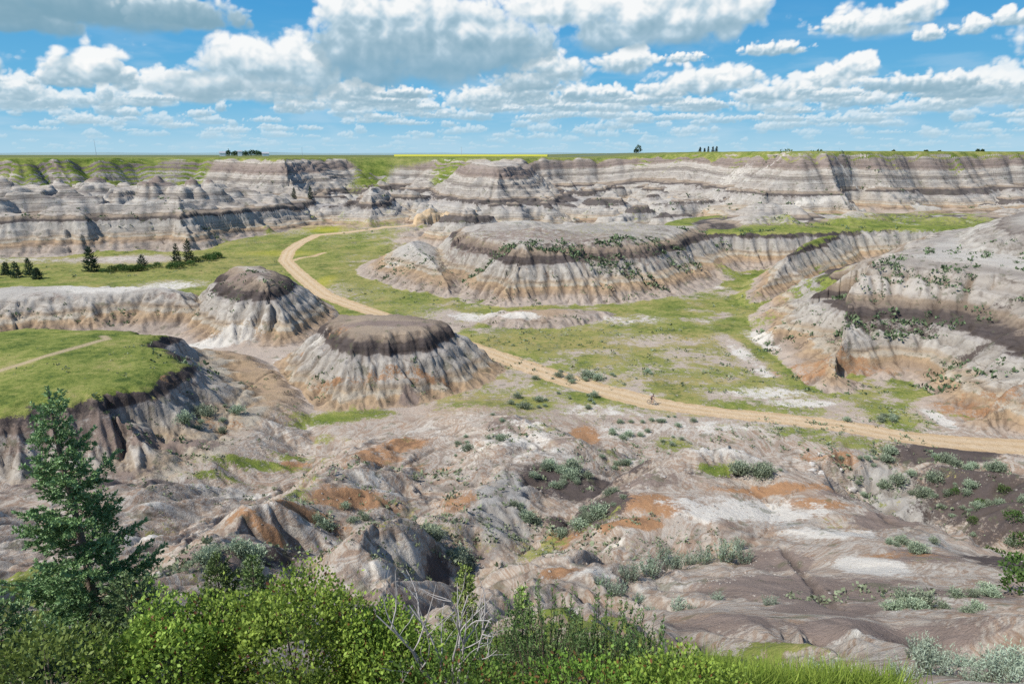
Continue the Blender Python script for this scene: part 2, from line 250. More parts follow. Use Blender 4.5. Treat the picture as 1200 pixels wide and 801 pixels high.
# --- ground cover: soft patches (centre x, y, half axis, skew, half depth), what lies there, how strongly
PATCHES = [
 # broken ground below the viewpoint: pale clay
 ((19.7, 48.7, 5.59, -0.45, 2.77),'white',1), ((15.4, 48.1, 3.45, 0.38, 2.02),'white',1), ((22.2, 42.3, 3.08, -0.92, 2.82),'white',.95), ((20.1, 33.4, 1.70, -0.51, 2.60),'white',.95), ((16.9, 25.0, 1.16, -0.35, 1.20),'white',.8), ((10.1, 17.2, 1.23, -0.07, 0.52),'white',.9), ((12.8, 17.8, 0.85, 0.15, 0.60),'white',.5),
 ((1.1, 81.6, 6.64, 1.99, 8.18),'white',.8), ((3.8, 70.2, 6.77, 1.65, 4.19),'white',.6), ((14.6, 90.7, 6.15, 0.38, 4.87),'white',.6), ((20.3, 60.0, 4.92, 0.15, 5.28),'white',.7), ((13.0, 49.2, 2.10, 0.07, 1.65),'white',.9),
 ((-7.2, 39.4, 1.86, 0.56, 1.95),'white',1), ((-6.6, 46.9, 1.64, 0.49, 2.44),'white',.8), ((-8.2, 35.8, 1.08, 0.32, 0.82),'white',.7), ((-29.8, 49.9, 2.63, -0.38, 1.65),'white',1), ((-19.9, 33.1, 1.10, -0.30, 0.81),'white',.9),
 ((-32.1, 70.5, 5.97, 1.79, 2.79),'white',.8), ((-32.5, 59.4, 4.23, 1.27, 1.35),'white',.7), ((-17.3, 46.0, 3.29, 0.99, 0.68),'white',.7), ((-15.3, 41.7, 1.85, 0.55, 3.60),'white',.7), ((-14.1, 46.3, 1.36, -0.41, 2.35),'white',.6),
 ((-13.8, 59.1, 3.30, 0.99, 3.07),'white',.6), ((-11.2, 57.9, 1.80, 0.54, 3.15),'white',.7), ((6.3, 44.8, 3.98, -1.19, 1.29),'white',.6), ((4.5, 35.1, 1.80, 0.23, 0.98),'white',.8), ((9.0, 34.8, 3.70, 0.23, 1.21),'white',.6),
 ((10.7, 29.7, 1.82, 0.37, 1.02),'white',.5), ((6.2, 49.3, 1.43, -0.43, 0.97),'white',.8), ((-40.6, 50.8, 3.69, 0.97, 1.51),'white',.5), ((-47.6, 72.7, 6.05, 0.82, 1.95),'white',.4), ((46.6, 82.5, 2.51, 0.45, 3.15),'white',.6),
 ((-5.8, 77.8, 2.14, -0.64, 10.06),'white',.4), ((-0.8, 57.1, 3.23, 0.97, 8.97),'grey',.9), ((-1.4, 50.7, 1.47, 0.44, 3.90),'grey',.8), ((47.1, 75.6, 4.29, 1.29, 10.61),'grey',.8), ((27.0, 37.5, 2.21, 0.66, 4.88),'grey',.55),
 ((21.0, 45.4, 3.95, -1.18, 2.37),'grey',.6),
 # iron-stained clay
 ((10.2, 88.8, 2.41, 0.72, 4.00),'rust',1), ((11.3, 49.5, 2.82, -0.68, 2.47),'rust',.9), ((8.9, 47.2, 2.73, -0.82, 1.20),'rust',1), ((4.3, 50.7, 1.93, -0.58, 3.35),'rust',.9), ((-13.9, 82.5, 3.38, 0.67, 5.08),'rust',.9),
 ((-16.1, 74.1, 3.67, 0.68, 8.21),'rust',.7), ((-14.3, 54.4, 3.85, 1.16, 2.32),'rust',.9), ((-17.0, 48.1, 4.11, 1.23, 1.86),'rust',.8), ((-18.5, 44.2, 3.82, -1.15, 0.75),'rust',.7), ((-5.1, 56.5, 2.41, -0.72, 3.08),'rust',.7), ((3.0, 35.5, 1.61, -0.22, 1.00),'rust',.8),
 ((-0.5, 34.2, 1.25, -0.38, 0.83),'rust',.9), ((21.7, 52.5, 6.66, 0.00, 1.05),'rust',.8), ((24.5, 49.0, 2.79, -0.84, 1.65),'rust',.8), ((22.7, 34.8, 2.58, -0.75, 1.00),'rust',.7), ((18.0, 49.9, 2.13, 0.45, 1.05),'rust',.6), ((-21.3, 34.3, 1.03, -0.31, 0.72),'rust',.9),
 ((-28.4, 80.2, 3.33, 0.90, 1.65),'rust',.7), ((-9.9, 72.7, 4.04, -0.23, 3.61),'rust',.5), ((-40.3, 85.8, 4.64, 1.39, 3.45),'rust',.5), ((42.6, 82.6, 6.82, 0.23, 1.95),'rust',.6), ((50.3, 115.9, 9.15, -0.07, 6.67),'rust',.6), ((61.4, 117.3, 10.76, -1.65, 2.25),'rust',.6),
 ((69.7, 96.9, 7.78, -2.33, 4.27),'rust',.6), ((-16.8, 106.5, 12.61, 3.78, 1.35),'rust',.6), ((-30.5, 105.1, 5.55, -1.67, 0.83),'rust',.6), ((-34.9, 117.1, 9.11, -2.73, 3.45),'rust',.4), ((-48.9, 88.6, 3.50, 1.05, 2.17),'rust',.5), ((9.4, 185.5, 35.27, -2.25, 2.00),'rust',.35),
 # dark shale; two narrow patches paint the shadow of an overhang and a ridge
 ((7.8, 62.7, 6.17, -1.85, 5.01),'dark',1), ((7.2, 52.0, 2.97, -0.89, 3.19),'dark',.9), ((3.6, 64.9, 3.27, 0.98, 4.35),'dark',.9), ((4.2, 55.0, 2.38, -0.71, 1.12),'dark',.8), ((-5.1, 41.7, 0.88, 0.26, 3.24),'dark',1), ((-15.2, 39.6, 1.41, 0.42, 2.83),'dark',.9), ((-7.7, 29.8, 1.37, -0.41, 0.62),'dark',.7),
 ((57.1, 82.5, 7.94, -1.27, 3.60),'dark',1), ((54.2, 68.7, 5.85, -1.75, 9.97),'dark',.85), ((54.1, 74.5, 5.20, -1.56, 4.27),'dark',.8), ((27.3, 32.5, 2.43, 0.73, 4.15),'dark',.85), ((49.8, 71.5, 4.10, -1.23, 7.09),'dark',.45), ((18.9, 55.3, 4.62, -0.15, 0.98),'dark',.7), ((-1.1, 84.6, 2.74, -0.82, 3.95),'brown',.9),
 ((27.7, 45.1, 3.26, 0.98, 2.38),'brown',1), ((23.6, 34.3, 2.04, -0.15, 2.21),'brown',1), ((19.8, 25.9, 1.99, -0.60, 1.79),'brown',1), ((28.5, 51.6, 4.38, 1.31, 1.62),'brown',.8), ((14.3, 30.1, 5.07, -0.90, 4.78),'brown',1), ((7.3, 20.1, 2.83, -0.52, 1.63),'brown',.8), ((11.8, 18.3, 3.47, -0.38, 1.84),'brown',.9),
 ((16.4, 37.8, 2.03, -0.61, 2.96),'brown',1), ((12.6, 23.4, 2.56, 0.77, 2.70),'brown',1), ((9.1, 55.2, 4.66, -1.40, 6.61),'brown',.5), ((10.6, 55.3, 5.41, -1.62, 2.25),'brown',.7), ((-2.7, 47.5, 3.53, 1.06, 1.42),'brown',.7), ((-17.7, 35.7, 3.19, -0.96, 1.78),'brown',.9), ((-21.4, 43.6, 5.07, -1.52, 1.29),'brown',.6), ((-34.0, 44.5, 4.61, -0.23, 1.92),'brown',.5),
 ((-46.3, 67.5, 11.32, 1.80, 5.48),'brown',.7), ((-5.4, 28.9, 3.54, 1.06, 1.00),'brown',.7), ((6.2, 77.1, 2.10, -0.63, 2.40),'brown',.6), ((15.4, 95.8, 5.16, -0.07, 2.92),'brown',.5), ((0.0, 190.5, 14.43, -4.33, 0.01),'brown',.0),
 ((10.4, 210.0, 42.24, -12.67, 18.00),'brown',.6), ((30.5, 204.5, 25.74, 7.72, 7.25),'dark',.4), ((72.4, 124.8, 22.52, -6.76, 2.55),'dark',.6), ((80.5, 110.8, 8.62, -2.59, 1.57),'dark',.6), ((-61.2, 156.5, 7.94, -2.38, 6.00),'brown',.7), ((-106.5, 155.0, 11.86, 1.25, 4.00),'brown',.5), ((-80.6, 158.5, 12.12, -3.00, 2.75),'brown',.5), ((-139.7, 253.0, 19.18, 0.00, 9.75),'white',.8), ((-161.3, 237.5, 12.02, 0.25, 6.75),'brown',.7), ((-97.8, 221.5, 11.24, -3.37, 6.00),'brown',.6), ((-21.9, 117.3, 8.76, -0.08, 2.40),'brown',1), ((-22.1, 118.8, 7.64, -0.23, 1.72),'grass',.6), ((-46.9, 77.5, 13.66, 4.10, 2.77),'brown',.75), ((-53.6, 73.5, 8.03, 2.25, 2.47),'brown',.6), ((-44.6, 90.7, 3.63, 1.09, 3.15),'brown',.5), ((-16.3, 102.3, 2.18, 0.45, 2.17),'brown',.9), ((70.2, 123.6, 19.15, -5.75, 2.55),'dark',.35), ((79.8, 111.7, 10.15, -3.05, 2.02),'dark',.4), ((14.5, 194.0, 26.91, -4.00, 2.25),'dark',.5),
 # grass
 ((-27.8, 33.9, 6.22, -1.87, 5.15),'lush',1), ((2.5, 17.2, 2.45, -0.60, 2.09),'lush',.9), ((27.5, 221.5, 41.76, 7.75, 31.05),'lush',.42), ((-10.8, 218.0, 16.45, -4.94, 12.00),'lush',.4), ((84.5, 134.0, 20.37, -6.11, 4.88),'grass',.3), ((-31.3, 37.8, 1.71, 0.30, 1.33),'grass',1), ((-17.1, 21.0, 1.97, 0.59, 2.13),'grass',1), ((-26.3, 96.1, 7.49, 1.50, 3.08),'lush',1), ((-22.1, 97.3, 5.23, -0.07, 2.48),'lush',.9), ((-31.1, 92.8, 1.75, 0.53, 2.85),'lush',.8), ((-32.1, 78.4, 6.51, 1.95, 1.43),'lush',.9), ((-35.3, 73.6, 4.10, 1.23, 1.05),'lush',.8), ((-29.1, 82.3, 2.95, 0.89, 1.42),'lush',.8),
 ((-18.9, 54.4, 1.84, -0.55, 4.74),'grass',.75), ((-26.2, 88.3, 1.93, -0.38, 2.10),'grass',.7), ((4.2, 106.9, 5.67, 0.30, 3.38),'grass',.8), ((8.1, 101.1, 6.75, 0.38, 2.70),'grass',.7), ((2.6, 95.8, 4.63, 1.39, 5.51),'grass',.55), ((4.4, 82.6, 3.35, 1.01, 2.29),'grass',.6), ((22.1, 86.1, 3.53, 0.22, 3.79),'grass',.8), ((18.3, 55.8, 1.86, 0.15, 1.05),'lush',1),
 ((32.2, 92.4, 7.49, 0.00, 2.77),'grass',.7), ((40.8, 90.6, 6.14, 0.00, 2.85),'lush',.8), ((45.8, 87.0, 7.12, 0.00, 2.93),'grass',.8), ((37.3, 100.0, 8.03, -0.08, 2.62),'lush',.8), ((35.5, 102.7, 8.22, -0.23, 2.92),'grass',.7), ((57.2, 97.3, 4.44, 0.07, 8.47),'lush',.9), ((59.4, 95.5, 4.63, 0.00, 5.32),'lush',.7), ((51.9, 87.4, 7.15, 0.15, 1.50),'grass',.6),
 ((-2.7, 48.3, 2.13, 0.64, 0.90),'grass',.5), ((1.7, 47.7, 1.83, 0.00, 2.06),'grass',.8), ((7.0, 50.4, 2.90, -0.87, 1.20),'grass',.6), ((8.6, 43.5, 2.56, -0.77, 1.20),'grass',.4), ((4.1, 13.9, 3.60, 0.07, 1.85),'grass',1), ((-6.3, 15.9, 5.57, -0.30, 2.66),'grass',1), ((0.0, 16.3, 3.12, -0.67, 2.19),'grass',1), ((-9.2, 55.3, 3.17, 0.75, 2.95),'grass',.45), ((-8.7, 41.4, 1.79, -0.54, 1.55),'grass',.5),
 ((-4.8, 48.6, 2.12, 0.64, 1.12),'grass',.5), ((-15.5, 32.2, 2.44, 0.73, 1.13),'grass',.7), ((7.3, 13.6, 2.21, 0.00, 0.36),'grass',.4), ((16.4, 20.5, 1.29, -0.39, 0.69),'grass',.4), ((17.2, 25.9, 1.20, -0.36, 0.89),'grass',.4),
 ((-30.4, 183.5, 16.40, -0.75, 39.06),'grass',.9), ((-12.2, 117.9, 10.64, 3.19, 14.52),'grass',.8), ((-43.8, 217.0, 13.75, -4.13, 41.75),'grass',.9), ((-62.8, 279.5, 21.14, -6.34, 24.00),'grass',.9), ((18.9, 146.5, 20.81, 0.00, 13.25),'grass',.85), ((3.7, 143.0, 12.95, -0.25, 14.25),'grass',.9), ((6.9, 133.0, 10.37, -0.25, 9.95),'grass',.9), ((19.8, 126.6, 14.87, -0.08, 9.48),'grass',.8),
 ((30.5, 116.1, 13.74, 0.07, 5.85),'grass',.8), ((42.4, 136.0, 7.06, -0.25, 10.53),'grass',.8), ((59.1, 178.0, 9.10, -2.73, 13.00),'grass',.9), ((73.8, 216.5, 8.24, -2.47, 8.75),'lush',.9), ((-135.9, 224.5, 36.99, 0.25, 19.50),'lush',.7), ((-107.3, 251.5, 25.43, 0.50, 22.00),'grass',1), ((-142.8, 209.0, 21.24, -0.25, 15.51),'grass',.9), ((-114.7, 227.5, 25.94, -7.78, 13.25),'grass',1),
 ((91.0, 207.0, 13.08, -2.25, 1.75),'lush',.9), ((67.5, 176.5, 13.51, -4.05, 1.50),'lush',.6), ((67.9, 133.5, 4.08, -1.23, 1.00),'grass',.7), ((57.4, 154.0, 5.15, -1.54, 5.50),'lush',.7), ((73.3, 161.0, 6.95, -2.09, 14.99),'lush',.8), ((130.9, 264.5, 39.85, 5.25, 8.25),'lush',.9), ((169.4, 274.5, 34.44, -10.33, 36.47),'lush',.8), ((148.5, 260.5, 29.46, -8.84, 10.50),'lush',.9), ((100.0, 252.0, 28.50, 1.75, 5.75),'lush',.9),
 ((-87.8, 321.5, 9.70, 0.25, 12.00),'lush',1), ((-79.2, 303.0, 22.88, -0.25, 9.25),'grass',.8), ((-49.2, 330.5, 29.07, -8.72, 15.00),'grass',.8), ((45.4, 368.5, 18.49, -5.55, 20.50),'grass',.5), ((-17.2, 348.0, 26.18, 1.75, 21.15),'grass',.4), ((-202.3, 311.5, 23.40, 7.02, 9.25),'grass',.7), ((-188.8, 328.5, 24.67, 1.25, 12.75),'grass',.6), ((-301.8, 437.5, 38.28, 11.49, 5.00),'lush',1.3), ((-222.4, 500.0, 10.00, 1.50, 102.50),'lush',1.3), ((-107.0, 553.0, 12.44, 3.73, 76.75),'lush',1.3), ((-45.2, 534.5, 16.04, -4.81, 69.49),'lush',1.2), ((-285.8, 464.0, 52.20, 15.66, 45.24),'lush',1.3), ((101.6, 526.0, 13.15, -3.95, 3.75),'lush',1.1), ((141.6, 434.0, 7.60, -2.28, 8.00),'lush',1.0), ((-174.2, 340.5, 25.55, 7.67, 12.00),'grass',.5),
 ((-109.6, 699.5, 26.23, 0.00, 0.87),'grass',.3), ((261.2, 415.5, 7.27, 2.18, 5.25),'lush',1.3), ((209.0, 393.5, 29.51, 8.85, 1.50),'lush',.9), ((120.9, 500.5, 18.77, -5.63, 2.50),'lush',.8), ((79.3, 105.0, 4.10, -1.23, 2.17),'grass',.7), ((-28.6, 109.6, 4.28, -1.28, 0.75),'grass',.6), ((-30.4, 121.2, 2.49, -0.75, 3.07),'grass',.7),
 # washes of pale silt
 ((28.9, 139.5, 9.04, 0.25, 5.50),'white',.8), ((28.5, 158.5, 12.22, 1.75, 7.00),'white',.6), ((45.6, 129.7, 2.37, -0.07, 18.08),'white',.9), ((52.5, 140.0, 2.17, -0.65, 9.75),'white',.9), ((17.1, 131.5, 6.84, 0.00, 2.83),'white',.7), ((42.5, 107.1, 8.52, 0.00, 3.45),'white',.8), ((46.1, 102.1, 6.81, 0.15, 2.17),'white',.8), ((63.9, 95.5, 1.54, 0.08, 4.50),'white',1), ((-34.7, 117.4, 2.13, -0.64, 2.70),'white',.7),
 ((-60.4, 137.0, 8.87, 2.66, 3.50),'white',.9), ((-98.7, 165.5, 12.63, 0.75, 8.79),'white',1), ((-102.9, 203.0, 10.33, 0.00, 9.11),'white',.8), ((-8.3, 161.5, 8.30, -2.49, 5.25),'white',.8), ((2.0, 156.5, 6.02, -1.00, 2.25),'white',.9), ((-38.3, 217.5, 3.30, -0.99, 2.00),'white',.7), ((5.8, 109.0, 8.66, 0.15, 2.77),'white',.5), ((13.2, 99.0, 7.95, 0.38, 3.67),'white',.6), ((28.5, 92.4, 8.74, 0.08, 3.15),'white',.6), ((22.5, 106.0, 4.23, -0.08, 1.95),'white',.5), ((-4.2, 104.4, 8.33, 0.45, 3.71),'white',.4), ((-179.5, 251.0, 28.55, 0.50, 8.00),'white',.6), ((-143.6, 254.5, 19.29, -0.25, 8.00),'white',.6), ((97.1, 377.5, 56.72, -17.02, 31.75),'white',.4), ((152.3, 345.0, 51.85, 1.00, 2.00),'white',.7), ((184.0, 377.5, 94.45, -15.75, 1.00),'white',.6), ((133.0, 421.0, 10.53, -3.16, 17.50),'white',.6),
 ((-43.1, 122.1, 6.38, -1.91, 6.45),'brown',.4), ((-42.3, 342.5, 25.79, -7.74, 1.75),'white',.4),
 # dry yellow grass and flowers
 ((-121.4, 241.5, 48.88, 0.00, 25.25),'dry',.5), ((-44.4, 236.0, 17.88, -5.36, 42.75),'dry',.6), ((-15.5, 120.9, 9.32, 2.80, 12.13),'dry',.7), ((0.0, 139.5, 12.65, 3.80, 8.00),'dry',.8), ((17.7, 136.5, 15.94, 0.00, 7.95),'dry',.8), ((39.8, 139.5, 10.84, 0.00, 8.00),'dry',.8), ((28.4, 113.7, 13.49, -0.15, 2.70),'dry',.8), ((-33.3, 202.5, 10.29, -3.09, 8.00),'dry',.5), ((-90.2, 267.0, 13.48, -0.25, 5.50),'canola',.5), ((-58.5, 210.0, 2.67, -0.50, 9.50),'canola',.6), ((-87.8, 324.5, 9.79, 0.50, 6.00),'canola',.7), ((-101.8, 238.0, 18.07, 0.25, 7.00),'dry',.6), ((40.6, 124.3, 9.75, -0.08, 4.50),'dry',.7), ((192.7, 347.5, 61.01, 6.00, 21.12),'dry',.6), ((96.8, 215.0, 10.85, 0.25, 0.50),'dry',.3),
]
def masks(x, y, H, A):
    n = len(x)
    M = {k: np.zeros(n) for k in ('grass', 'white', 'rust', 'dark', 'brown', 'grey', 'dry', 'canola', 'lush')}
    mesa = A['mesa']; fg = A['fg']
    low = fbm(x / 26, y / 26, 200, 4) + .7 * fbm(x / 6, y / 6, 201, 3)
    fl = (1 - mesa) * (1 - fg) * sstep(60, 110, y) * sstep(420, 260, y)
    M['grass'] += fl * np.clip(.76 + .75 * low, 0, .95) * (1 - .85 * sstep(-8, -18, x) * sstep(168, 152, y))
    left = fl * sstep(-40, -70, x) * sstep(180, 200, y)
    M['grass'] = np.maximum(M['grass'], left * .78)
    M['white'] += fl * np.clip(.30 + .9 * fbm(x / 14, y / 20, 210, 4), 0, 1) * .75
    plain = sstep(34.5, 35.6, H - 0 * x) * sstep(330, 400, y)
    M['grass'] = np.maximum(M['grass'], np.maximum(plain, A['topgreen']))
    M['lush'] = np.maximum(M['lush'], A['topgreen'] * .35)
    mid = mesa * sstep(240, 300, y) * sstep(15.5, 11, H) * sstep(420, 330, y)
    M['grass'] = np.maximum(M['grass'], mid * np.clip(-.1 + 1.3 * fbm(x / 18, y / 18, 220, 4), 0, .7))
    M['dry'] += fl * np.clip(.05 + 1.2 * fbm(x / 11, y / 11, 242, 3), 0, .8)
    M['grass'] += fg * sstep(24, 40, y) * np.clip(-.12 + 1.0 * fbm(x / 7, y / 9, 240, 4), 0, .55)
    M['white'] += fg * np.clip(.15 + 1.0 * fbm(x / 9, y / 7, 241, 3), 0, .8) * (.2 + .4 * sstep(40, 70, y))
    for (cx, cy, ax, ay, by), kind, s in PATCHES:
        if s <= 0: continue
        rx = abs(ax) * 1.7; ry = (abs(ay) + abs(by)) * 1.7
        m = np.nonzero((np.abs(x - cx) < rx) & (np.abs(y - cy) < ry))[0]
        if not len(m): continue
        dx = (x[m] - cx) / ax; dy = (y[m] - cy - dx * ay) / by
        r = np.sqrt(dx * dx + dy * dy)
        v = (.78 if kind in ('grass', 'lush') else .9) * s * sstep(1.7, .25, r)
        if kind in ('grass', 'dry'): v = v * (1 - .85 * mesa[m])
        if kind in ('grass', 'lush', 'dry', 'canola'):
            if kind in ('lush',):
                M['grass'][m] = np.maximum(M['grass'][m], v)
            M['white'][m] *= 1 - .8 * v
        M[kind][m] = np.maximum(M[kind][m], v)
        if kind == 'white': M['grass'][m] *= 1 - .75 * v; 
        if kind in ('rust', 'dark', 'brown', 'grey'): M['white'][m] *= 1 - .5 * v
    return M

# --- the sky: a far dome of summer cumulus (azimuth, elevation in degrees; radii in degrees; shade 0 = sunlit, 1 = grey underside)
CLOUDS = [
 ((-31.67, 9.24),11,2.6,.95),((-27.28, 9.12),8.5,2.4,.9),((-23.83, 9.17),4.6,1.9,.8),((-34.57, 8.12),6,2.0,.9),
 ((-30.40, 5.53),3.9,2.3,.25),((-31.85, 4.91),2.2,1.2,.25),((-28.84, 5.18),2.4,1.3,.3),
 ((3.68, 6.20),4.0,1.9,.3),((8.63, 6.57),3.2,1.6,.2),((1.35, 5.28),4.2,1.6,.6),((6.06, 4.50),4,1.3,.4),
 ((26.06, 8.48),4.0,1.9,.15),((28.31, 9.04),2.2,1.5,.1),((23.91, 8.52),1.9,1.1,.2),((31.88, 7.87),1.4,.9,.2),((29.40, 7.65),1.2,.8,.2),((34.12, 8.17),2.4,.9,.35),
 ((19.50, 7.31),3.2,.8,.3),((13.11, 6.95),2.2,.6,.3),
 ((14.50, 5.11),3.6,1.8,.15),((16.97, 5.35),2.6,1.6,.15),((11.32, 4.68),2.4,1.1,.2),((18.60, 4.11),2.5,1.0,.2),
 ((22.12, 4.42),3.4,1.5,.12),((25.07, 5.63),1.7,1.5,.1),((23.76, 5.06),2.2,1.3,.12),((19.86, 3.47),3.2,1.0,.2),
 ((32.94, 4.01),3.2,1.8,.12),((34.54, 4.14),2.6,1.9,.15),((31.60, 3.31),2.8,.9,.3),((26.92, 3.81),1.9,.8,.15),((28.60, 3.07),2.2,.6,.3),
 ((-34.09, 4.11),2.4,1.3,.2),((-32.58, 3.27),4.0,1.1,.3),((-25.73, 4.76),3.2,1.6,.15),((-27.47, 3.67),3.0,1.1,.2),((-22.43, 4.18),3.2,1.5,.25),((-18.28, 4.29),4.0,1.4,.3),((-12.68, 3.67),3.8,1.2,.25),((-7.76, 3.47),3,1.0,.25),((-2.71, 3.88),3.6,1.2,.25),((2.71, 3.50),3.2,1.0,.3),((8.76, 3.59),3.0,1.0,.2),((13.33, 3.53),2.6,.8,.2),
 ((-38.37, 5.61),5,3,.3),((-42.88, 5.69),8,3.6,.4),((39.09, 6.03),6,2.6,.3),((43.14, 4.31),6,2.6,.3),
]
# the big heaped clouds: base elevation, shade, lobes
HEAPS = [
 ((-35.25, 3.90), .52, [((-12.89, 10.33),2.6,2.4),((-10.99, 8.49),4.8,4.0),((-13.20, 7.54),3.0,2.6),((-7.22, 9.35),6.2,4.6),((-2.64, 8.94),5.2,3.8),((-5.32, 6.98),6.8,2.8),((0.00, 7.62),4.0,2.8),((-10.60, 6.05),4.2,1.9)]),
 ((-34.86, 6.37), .32, [((3.27, 10.81),4.6,2.2),((9.09, 10.69),5.5,2.5),((12.92, 9.88),6.8,2.8),((16.87, 10.04),3.2,2.0),((7.25, 8.52),4.0,1.6)]),
 ((-35.39, 3.06), .24, [((-19.00, 6.29),4.8,2.9),((-21.24, 5.62),2.6,2.0),((-16.50, 7.31),2.2,2.4),((-15.73, 5.32),4.4,2.2),((-23.78, 4.83),3.2,1.7)]),
]
def sky_colours(az, el):
    """colour of the sky towards each direction: blue, thin veils, then one cumulus after another, far ones first"""
    A3 = lambda *c: np.array(c)
    t = np.clip(el / 11.5, 0, 1)[:, None]
    b0, b1, b2 = A3(.40, .65, .80), A3(.16, .48, .75), A3(.06, .325, .67)
    out = np.where(t < .35, b0 + (b1 - b0) * (t / .35), b1 + (b2 - b1) * ((t - .35) / .65))
    veil = (.3 * sstep(-.15, .5, fbm(az / 6, el / 1.3, 350, 5)) * sstep(12, 3, el))[:, None]
    out = out + (A3(.60, .74, .85) - out) * veil
    rs = np.random.RandomState(7)
    L = [(cx, cy, rx, ry, d, None) for (cx, cy), rx, ry, d in CLOUDS]
    for (_, eb), d, lobes in HEAPS:
        x0 = min(c[0][0] - c[1] for c in lobes); x1 = max(c[0][0] + c[1] for c in lobes); y1 = max(c[0][1] + c[2] for c in lobes)
        L.append(((x0 + x1) / 2, eb + (y1 - eb) * .42, (x1 - x0) / 2, (y1 - eb) * .56, d, lobes))
    for k in range(760):                                   # small fair-weather cumulus, smaller towards the horizon
        e = .35 + 4.4 * rs.rand() ** 1.8; z = .10 + .24 * e
        L.append((rs.uniform(-60, 60), e, z * rs.uniform(.7, 3.2), z * rs.uniform(.35, 1.05), rs.uniform(.2, .75), None))
    L.sort(key=lambda c: c[1] - .3 * c[3])
    for q, (cx, cy, rx, ry, dk, lobes) in enumerate(L):
        m = np.nonzero((np.abs(az - cx) < rx * 1.7) & (el > cy - ry * 1.2) & (el < cy + ry * 1.9))[0]
        if not len(m): continue
        u = ry if lobes is None else 2.6
        x = (az[m] - cx) / u; y = (el[m] - cy) / u; ar = rx / ry; o = q * 17.3
        def puff(x, y, n0, n1):
            f = 0; a = 1.0; s = 1.45
            for k in range(n1):
                if k >= n0: f = f + a * (np.abs(perlin(x / s + o + 3 * k, y / s * 1.1, 310 + k)) - .22)
                s *= .5; a *= .60
            return f
        def body(x, y):
            wx = x + .35 * perlin(x / 1.3 + o, y / 1.3, 305); wy = y + .22 * perlin(x / 1.2 + o, y / 1.2 + 5, 306)
            if lobes is not None:
                W = 1e-5
                for (lx, ly), a_, b_ in lobes:
                    dy = (wy - (ly - cy) / u) * u / b_; W = W + np.exp(7 * np.clip(1 - np.hypot((wx - (lx - cx) / u) * u / a_, np.where(dy < 0, dy * 1.2, dy)), -1.2, 1))
                floor_ = (wy * u + cy - (cy - ry * .75)) / .8
                return np.minimum(np.log(W) / 7, .25 + floor_)
            yy = np.where(wy < 0, wy * 2.1, wy)
            return 1 - np.sqrt((wx / ar) ** 2 + yy ** 2)
        y0 = y; y = y * u / ry; up = sstep(-.75, .1, y)
        b = body(x, y0); lo = puff(x, y0, 0, 3); hi = puff(x, y0, 3, 6)
        T = b + (.25 + .6 * up) * (1.1 * lo + .55 * hi)
        dx, dy = -.16, .24
        b2 = body(x + dx, y0 + dy); lo2 = puff(x + dx, y0 + dy, 0, 4)
        rel = (b - b2) * .55 + (lo + .36 * puff(x, y0, 3, 4) / 1 - lo2) * (.35 + .65 * up)
        wdt = .30 + .40 * (1 - up)
        al = sstep(0, 1, T / wdt) * (1 - .25 * (1 - up)) 
        top = y + .45 * lo
        lit = .50 + .55 * np.clip(top, -.9, .7) + .95 * rel - 1.25 * dk * sstep(.9, -.35, y) * sstep(.02, .4, T) + .14 * sstep(.3, 0, T) * up + .20 - (.42 - .5 * lo) * (dk > .75)
        lit = lit + .25 * lo * (1 - up)
        lit = np.where(lit < .3, .3 * np.exp(np.clip((lit - .3) * 1.5, -4, 0)), lit)
        k = np.clip(lit, 0, 1)[:, None]
        shade, mid, white = A3(.19, .36, .47), A3(.52, .66, .75), A3(.96, .97, .965)
        c = np.where(k < .5, shade + (mid - shade) * (k / .5), mid + (white - mid) * ((k - .5) / .5))
        hz = sstep(5.5, .2, cy) * .7
        c = c + (A3(.50, .70, .83) - c) * hz
        al = al * (.97 - .6 * hz)
        out[m] += (c - out[m]) * al[:, None]
    hz = (sstep(2.2, 0, el) * .55)[:, None]
    return out + (A3(.44, .66, .80) - out) * hz

